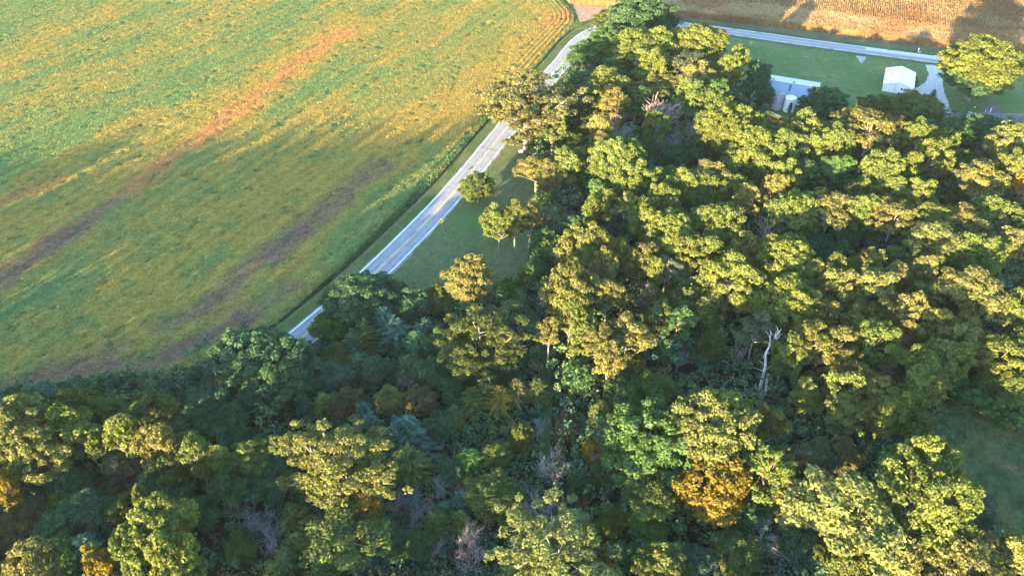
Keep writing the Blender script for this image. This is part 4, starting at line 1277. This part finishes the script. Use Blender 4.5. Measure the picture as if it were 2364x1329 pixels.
# ================================================================== farm buildings and small things
def ribbed(name, c, pitch=0.45, rough=0.45, dirt=None, axis=0, metal=0.0):
    """sheet metal with standing ribs along the slope"""
    m, nt, b = new_mat(name)
    tc = nt.nodes.new('ShaderNodeTexCoord')
    sx = nt.nodes.new('ShaderNodeSeparateXYZ')
    nt.links.new(tc.outputs['Object'], sx.inputs[0])
    mu = N(nt, 'ShaderNodeMath', op='MULTIPLY', i_1=2 * math.pi / pitch)
    nt.links.new(sx.outputs[axis], mu.inputs[0])
    si = N(nt, 'ShaderNodeMath', op='SINE')
    nt.links.new(mu.outputs[0], si.inputs[0])
    f = noise(nt, 0.8, 5, .65, tc.outputs['Object'])
    col = ramp(nt, f, [(.3, tuple(x * .88 for x in c)), (.7, tuple(min(1, x * 1.06) for x in c))])
    if dirt:
        col = mixc(nt, ramp(nt, noise(nt, 1.6, 6, .75, tc.outputs['Object']), [(dirt[1], (0, 0, 0)), (dirt[1] + .06, (1, 1, 1))]), col, dirt[0])
    nt.links.new(col, b.inputs['Base Color'])
    b.inputs['Roughness'].default_value = rough
    b.inputs['Metallic'].default_value = metal
    bump(nt, b, si.outputs[0], 0.03, .6)
    return m

M_BARNROOF = ribbed('painted barn roof metal', (0.17, 0.225, 0.27), .9, .45)
M_WHITEWALL = ribbed('white metal siding', (0.66, 0.66, 0.66), .3, .5)
M_WHITEROOF = ribbed('white metal roofing', (0.70, 0.70, 0.70), .6, .4, None, 1)
M_RED = ribbed('dark red barn siding', (0.22, 0.025, 0.03), .4, .6)
M_DARKGLASS = plain('dark window glass', (0.02, 0.022, 0.025), .15, .1)
M_SKYLIGHT = plain('dusty skylight', (0.05, 0.06, 0.075), .5, .3, 3)
M_SHINGLE = plain('grey roof shingles', (0.10, 0.095, 0.10), .95, .35, 2.2, 0, .03)
M_TRIM = plain('white trim', (0.78, 0.78, 0.78), .5, .05)
M_GALV = plain('galvanised steel', (0.42, 0.43, 0.44), .45, .2, 2, .3)
M_BLACK = plain('black rubber', (0.02, 0.02, 0.02), .8, .2)
M_BUS = plain('school bus yellow', (0.72, 0.30, 0.025), .45, .12, .8)
M_BUSROOF = plain('bus roof yellow', (0.76, 0.40, 0.07), .5, .15, 1.5)
YAW = R(-23.2)

def slope_slab(mb, x0, x1, ya, za, yb, zb, th=0.09):
    """roof plane from eave (ya, za) to ridge (yb, zb)"""
    mb.prism([(ya, za), (yb, zb), (yb, zb + th), (ya, za + th)], 'x', x0, x1)

# --- barn: long low gable, ridge along local x; only the right part stands clear of the trees
bx, by = 94.5 + 3.5, 251.6
base = at(1842, 206, 0)
n_, t_ = np.array([.391, .920]), np.array([.920, -.391])
ctr = t_ * (4.3 - 9.5) + n_ * 273.4
br = empty('barn', (*ctr, 0), YAW)
mb = MB(); mb.box(-9.2, 9.2, -7.3, 7.3, 0, 3.15); mb.prism([(-7.3, 3.15), (7.3, 3.15), (0, 4.35)], 'x', -9.2, 9.2); mb.obj('wall', M_RED, br)
mb = MB(); slope_slab(mb, -9.6, 9.6, 7.8, 3.1, 0.0, 4.45); mb.obj('roof', M_BARNROOF, br)
rf = MB(); slope_slab(rf, -9.6, 9.6, -7.8, 3.1, 0.0, 4.45); rf = rf.obj('roof', M_BARNROOF, br)
MB().box(-9.6, 9.6, -.18, .18, 4.51, 4.60).obj('ridge_cap', M_GALV, br)
for cx in (-7.3, -0.2):
    for k in range(5):
        y0 = -1.0 - k * .85
        mb = MB(); zz = lambda y: 4.54 + (4.45 - 3.1) / 7.8 * y + .02
        mb.prism([(y0, zz(y0)), (y0 - .72, zz(y0 - .72)), (y0 - .72, zz(y0 - .72) + .05), (y0, zz(y0) + .05)], 'x', cx - .36, cx + .36)
        mb.obj('skylight', M_SKYLIGHT, rf)
for cx in (-6.6, 0.6):
    MB().lathe([(.28, 4.3), (.28, 4.75), (.42, 4.8), (.30, 5.0), (.02, 5.1)], 10, cx, 1.1).obj('roof_vent', plain('rusty vent', (.45, .30, .16), .7, .3), br)
mb = MB(); mb.box(3.0, 6.4, -7.38, -7.302, 0, 2.7); mb.obj('door', M_TRIM, br)
MB().box(-9.6, 9.6, -7.98, -7.82, 3.0, 3.12).obj('gutter', M_TRIM, br)
tag(br, 'long barn with pale blue metal roof and dark red walls behind two bins', 'barn')

# --- two old grain bins
def bin_(pos, dia, h, wall, roof, label, vine):
    r = empty('grain_bin', (*pos, 0), tree_rnd.uniform(0, 6))
    prof = []
    k = 0
    while k * .4 < h:
        z = k * .4
        prof += [(dia / 2, z), (dia / 2 + .03, z + .2)]
        k += 1
    prof.append((dia / 2, h))
    MB().lathe(prof, 32).obj('wall', wall, r, True)
    MB().lathe([(dia / 2 + .08, h - .03), (dia / 2 * .78, h + .38), (dia / 2 * .45, h + .62), (.28, h + .72), (.28, h + .86), (.02, h + .92)], 32).obj('roof', roof, r, True)
    for a in (.6, 1.3):
        MB().box(dia * .30 * math.cos(a) - .14, dia * .30 * math.cos(a) + .14, dia * .30 * math.sin(a) - .14, dia * .30 * math.sin(a) + .14, h + .45, h + .66).obj('hatch', M_BLACK, r)
    for k in range(12):
        a = 2 * math.pi * k / 12
        mb = MB(); mb.tube([((dia / 2 + .04) * math.cos(a), (dia / 2 + .04) * math.sin(a), 0), ((dia / 2 + .04) * math.cos(a), (dia / 2 + .04) * math.sin(a), h)], [.035, .035], 4)
        mb.obj('stiffener', wall, r)
    tag(r, label, 'grain bin', 'grain bins beside the barn')
    if vine:
        g = np.random.default_rng(4)
        k = 420
        z = g.random(k) * h * .8
        a = -math.pi / 2 - .1 + g.normal(size=k) * (.05 + .16 * (1 - z / h))
        C = np.stack([pos[0] + (dia / 2 + .12) * np.cos(a), pos[1] + (dia / 2 + .12) * np.sin(a), z], 1)
        co, tn = leaf_quads(C, np.stack([np.cos(a), np.sin(a), .4 + 0 * a], 1) + g.normal(size=(k, 3)) * .4, g.uniform(.15, .32, k), g.random(k) * .4)
        me = mesh_np('ivy', co, np.arange(len(co)).reshape(-1, 4), [M_UNDER], {'tone': ('FLOAT', tn), 'hue': ('FLOAT', tn * 0 + .4)})
        tag(link('ivy', me), 'green vine climbing the front of the white grain bin', None, None, 'stuff')
M_BINW = ribbed('white bin steel', (.80, .82, .82), .4, .5, ((.30, .16, .09), .64), 2)
M_BINR = ribbed('peeling bin steel', (.50, .46, .46), .4, .7, ((.12, .10, .10), .53), 2)
M_BINRR = ribbed('rusty bin roof', (.26, .20, .21), .4, .7, ((.5, .47, .47), .6), 2)
bin_((98.0, 240.9), 3.7, 4.9, M_BINW, M_BINW, 'white grain bin with a vine up its side', True)
bin_((94.3, 242.7), 3.7, 5.4, M_BINR, M_BINRR, 'grey grain bin with peeling rusty paint', False)

# --- short school bus parked in the grass
bl = empty('school_bus', (90.3, 232.4, 0), math.atan2(-.79, .61))
prof = [(-1.16, .55), (1.16, .55), (1.18, 1.9), (1.12, 2.55), (.85, 2.83), (0, 2.93), (-.85, 2.83), (-1.12, 2.55), (-1.18, 1.9)]
MB().prism(prof[:4] + [(-1.12, 2.55), (-1.18, 1.9)], 'x', -3.0, 2.6).obj('body', M_BUS, bl)
MB().prism([(1.13, 2.553), (.85, 2.835), (.4, 2.92), (-.4, 2.92), (-.85, 2.835), (-1.13, 2.553)], 'x', -3.02, 2.62).obj('roof', M_BUSROOF, bl)
for s in (-1, 1):
    for k in range(6):
        x0 = -2.72 + k * .82 + (.12 if k else 0)
        y = s * 1.165
        mb = MB(); mb.box(x0, x0 + .62, min(y, y + s * .025), max(y, y + s * .025), 1.72, 2.30)
        mb.obj('window', M_DARKGLASS, bl)
    for z in (1.05, 1.45):
        y = s * 1.17
        MB().box(-2.98, 2.58, min(y, y + s * .02), max(y, y + s * .02), z, z + .06).obj('rub_rail', M_BLACK, bl)
MB().box(-3.05, -3.003, -.8, -.15, 1.65, 2.3).obj('rear_window', M_DARKGLASS, bl)
MB().box(-3.05, -3.003, .15, .8, 1.65, 2.3).obj('rear_window', M_DARKGLASS, bl)
MB().box(2.603, 2.64, -1.0, 1.0, 1.6, 2.35).obj('windscreen', M_DARKGLASS, bl)
MB().box(-.35, .35, -.30, .30, 2.925, 2.99).obj('roof_hatch', plain('dark hatch', (.42, .24, .08), .7, .4, 4), bl)  # hatch darkened to stand for the illegible roof markings
MB().box(.9, 1.35, -.3, .3, 2.925, 2.96).obj('roof_vent', plain('pale hatch', (.55, .52, .45), .6, .2), bl)
MB().prism([(-.85, .6), (.85, .6), (.85, 1.25), (.6, 1.42), (-.6, 1.42), (-.85, 1.25)], 'x', 2.61, 3.7).obj('hood', M_BUS, bl)
MB().box(3.703, 3.85, -1.0, 1.0, .5, .75).obj('bumper', M_BLACK, bl)
MB().box(-3.2, -3.053, -1.1, 1.1, .5, .75).obj('bumper', M_BLACK, bl)
for x in (-1.9, 2.7):
    for s in (-1, 1):
        w = MB(); w.lathe([(.02, -.13), (.46, -.13), (.46, .13), (.02, .13)], 16)
        wo_ = w.obj('wheel', M_BLACK, bl); wo_.location = (x, s * 1.0, .46); wo_.rotation_euler = (R(90), 0, 0)
        h = MB(); h.lathe([(.02, -.145), (.22, -.145), (.22, .145), (.02, .145)], 12)
        h.obj('rim', M_GALV, wo_)
tag(bl, 'short yellow school bus parked on the grass below the grain bins', 'bus')

# --- white garage
gr = empty('garage', (145.1, 261.5, 0), R(-25))
W2, L2 = 4.9, 7.4
mb = MB(); mb.box(-W2, W2, -L2, L2, 0, 3.0); mb.prism([(-W2, 3.0), (W2, 3.0), (0, 4.4)], 'y', -L2, L2); mb.obj('wall', M_WHITEWALL, gr)
for s in (-1, 1):
    mb = MB()
    p = [(s * (W2 + .4), 2.93), (0, 4.48), (0, 4.58), (s * (W2 + .4), 3.03)]
    mb.prism(p if s > 0 else p[::-1], 'y', -L2 - .35, L2 + .35)
    mb.obj('roof', M_WHITEROOF, gr)
MB().box(-.12, .12, -L2 - .36, L2 + .36, 4.56, 4.63).obj('ridge_cap', M_TRIM, gr)
for x in (1.0, 1.95):
    w = MB(); w.box(x, x + .7, -L2 - .05, -L2 - .004, 1.6, 2.3); w = w.obj('window', M_DARKGLASS, gr)
    for (a, b_, c_, d_) in ((x - .08, x + .78, 2.303, 2.39), (x - .08, x + .78, 1.51, 1.597), (x - .08, x - .003, 1.597, 2.303), (x + .703, x + .78, 1.597, 2.303)):
        MB().box(a, b_, -L2 - .07, -L2 - .004, c_, d_).obj('frame', M_TRIM, w)
MB().tube([(-.9, -L2 - .1, 0.1), (-.9, -L2 - .1, 3.3), (-.55, -L2 - .12, 3.95)], [.06, .06, .06], 6).obj('downspout', plain('grey downspout', (.30, .32, .33), .5, .1), gr)
MB().lathe([(.11, 3.4), (.11, 5.0), (.18, 5.02), (.18, 5.12), (.02, 5.2)], 10, -3.2, 1.6).obj('flue', plain('dark flue', (.07, .07, .07), .5, .2), gr)
MB().box(W2 + .004, W2 + .05, -1.6, 1.6, .05, 2.4).obj('garage_door', M_TRIM, gr)
tag(gr, 'white metal garage with low gable roof beside the gravel drive', 'garage')
for i, (px, py, s) in enumerate(((2112, 183, .7), (2113, 193, .8), (2111, 201, .7))):
    g0 = at(px + 1.5, py, 0)
    cm, tm, pw, ph, pz = PROTO['S'][i % 4]
    r = empty('shrub', (*g0, 0), i * 2.0); r.scale = (s * .38,) * 3
    c = link('crown', cm, r); c.color = (.03, .05, .025, 0); t = link('trunk', tm, r); t.color = (.15, .12, .1, 1)
    tag(r, ('small dark shrub at the far end of the garage side wall', 'small dark shrub midway along the garage side wall', 'small dark shrub at the near end of the garage side wall')[i], 'shrub', 'shrubs along the garage wall')

# --- long ranch house, partly behind trees
hr = empty('house', (168.0, 228.6, 0), R(-4.0))
M_SIDING = plain('pale siding', (.60, .58, .54), .7, .08)
mb = MB(); mb.box(-10.5, 16, -4.6, 4.6, 0, 2.7); mb.prism([(-4.6, 2.7), (4.6, 2.7), (0, 4.6)], 'x', -10.5, 16); mb.obj('wall', M_SIDING, hr)
for s in (-1, 1):
    mb = MB(); slope_slab(mb, -10.9, 16.4, s * 5.2, 2.6, 0, 4.75, .12); mb.obj('roof', M_SHINGLE, hr)
MB().box(-10.9, 16.4, -.15, .15, 4.86, 4.93).obj('ridge_cap', plain('ridge shingles', (.16, .155, .16), .9, .2), hr)
mb = MB(); mb.prism([(-5.25, 2.62), (0, 4.78), (0, 5.0), (-5.25, 2.84)], 'x', -11.06, -10.903); mb.prism([(5.25, 2.62), (0, 4.78), (0, 5.0), (5.25, 2.84)], 'x', -11.06, -10.903); mb.obj('gable_trim', M_TRIM, hr)
mb = MB(); mb.box(-10.9, 16.4, -5.34, -5.2, 2.5, 2.68); mb.obj('gutter', M_TRIM, hr)
mb = MB(); mb.box(-18.5, -10.503, -3.8, 3.8, 0, 2.5); mb.prism([(-3.8, 2.5), (3.8, 2.5), (0, 4.0)], 'x', -18.5, -10.503); mb.obj('wing_wall', M_SIDING, hr)
for s in (-1, 1):
    mb = MB(); slope_slab(mb, -18.9, -11.07, s * 4.3, 2.4, 0, 4.12, .12); mb.obj('roof', M_SHINGLE, hr)
mb = MB(); mb.prism([(-3.2, 2.6), (3.2, 2.6), (0, 5.35)], 'y', .4, 7.2)
mb = mb.obj('cross_gable', M_SHINGLE, hr); mb.location = (-2.0, 0, 0)
MB().lathe([(.09, 4.4), (.09, 5.9), (.15, 5.92), (.02, 6.0)], 8, -5.2, 1.8).obj('vent_pipe', M_TRIM, hr)
MB().lathe([(.06, 4.4), (.06, 5.4), (.02, 5.45)], 8, -7.0, 1.4).obj('vent_pipe', M_TRIM, hr)
mb = MB(); mb.prism([(-10.5, 2.1), (-5.36, 2.4), (-5.36, 2.5), (-10.5, 2.2)], 'x', 3.0, 15); mb.obj('porch_roof', plain('pale porch roof', (.45, .46, .48), .6, .15), hr)
for x in (3.3, 9, 14.7):
    MB().box(x - .06, x + .06, -10.3, -10.18, 0, 2.1).obj('porch_post', M_TRIM, hr)
for x in (-8, -3, 6):
    w = MB(); w.box(x, x + 1.3, -4.66, -4.603, 1.0, 2.1); w.obj('window', M_DARKGLASS, hr)
tag(hr, 'long ranch house with dark shingle roof at the right edge', 'house')

# --- yellow curve sign
sx_, sy_ = at(1020, 527)
sg = empty('road_sign', (sx_, sy_, 0), R(4))
MB().tube([(0, 0, -.2), (0, 0, 2.95)], [.045, .045], 6).obj('post', M_GALV, sg)
mb = MB()
a = .80
for y, flip in ((-.06, False), (-.03, True)):
    q = [(0, y, 2.5 - a), (a, y, 2.5), (0, y, 2.5 + a), (-a, y, 2.5)]
    mb.face(q[::-1] if flip else q)
for i in range(4):
    q = [(0, 2.5 - a), (a, 2.5), (0, 2.5 + a), (-a, 2.5)]
    p1, p2 = q[i], q[(i + 1) % 4]
    mb.face([(p1[0], -.06, p1[1]), (p1[0], -.03, p1[1]), (p2[0], -.03, p2[1]), (p2[0], -.06, p2[1])])
mb.obj('panel', plain('yellow sign sheeting', (.95, .50, .02), .5, .03), sg)
mb = MB()
arrow = [(-.28, 2.22), (-.16, 2.22), (-.16, 2.46), (.08, 2.60), (.02, 2.71), (.36, 2.68), (.20, 2.38), (.13, 2.49), (-.04, 2.39), (-.28, 2.52)]
for k in (0,):
    for tri in (((-.28, 2.15), (-.12, 2.15), (-.12, 2.50), (-.28, 2.50)), ((-.28, 2.50), (-.12, 2.50), (.12, 2.64), (.04, 2.78)), ((-.02, 2.88), (.42, 2.80), (.18, 2.46))):
        mb.face([(x, -.068, z) for x, z in tri])
mb.obj('curve_arrow', M_BLACK, sg)
tag(sg, 'yellow diamond curve sign with black arrow on a thin post', 'road sign')

# --- mailbox-like white marker on the far verge, and a grey pedestal on the lawn
mx_, my_ = at(2119, 121)
mk = empty('marker_post', (mx_, my_, 0), YAW)
MB().box(-.09, .09, -.05, .05, -.1, 1.7).obj('post', M_TRIM, mk)
MB().box(-.22, .22, -.09, -.053, 1.15, 1.65).obj('plate', M_TRIM, mk)
MB().box(.25, 1.0, -.25, .25, 0, .22).obj('foot', M_GALV, mk)
tag(mk, 'white marker post on the verge between highway and corn', 'post')
mx_, my_ = at(1669, 97)
ub = empty('utility_box', (mx_, my_, 0), YAW)
MB().box(-.55, .55, -.4, .4, 0, 1.0).obj('cabinet', plain('grey cabinet', (.34, .36, .38), .6, .15), ub)
MB().prism([(-.44, 1.003), (.44, 1.003), (.38, 1.14), (-.38, 1.14)], 'x', -.6, .6).obj('lid', M_GALV, ub)
tag(ub, 'grey utility box on the lawn just below the highway', 'utility box')
mx_, my_ = at(1203, 352)
lb = empty('stone_block', (mx_, my_, 0), R(20))
MB().prism([(-.5, 0), (.5, 0), (.45, .62), (.3, .75), (-.35, .72), (-.48, .5)], 'x', -.6, .6).obj('block', M_PALECON, lb)
tag(lb, 'pale stone block on the lawn at the foot of the huge pale cottonwood', 'stone')
bpy.context.view_layer.update()

# --- thin evening haze over the whole place
hb = MB().box(-900, 900, -250, 900, -1.0, 128.0)
hz_ = hb.obj('haze', None)
hm = bpy.data.materials.new('haze')
hm.use_nodes = True
hm.node_tree.nodes.clear()
ho = hm.node_tree.nodes.new('ShaderNodeOutputMaterial')
hv = hm.node_tree.nodes.new('ShaderNodeVolumePrincipled')
hv.inputs['Color'].default_value = (0.90, 0.94, 1.0, 1)
hv.inputs['Density'].default_value = 0.000035
hv.inputs['Anisotropy'].default_value = 0.2
hm.node_tree.links.new(hv.outputs[0], ho.inputs['Volume'])
hz_.data.materials.append(hm)
tag(hz_, None, None, None, 'stuff')
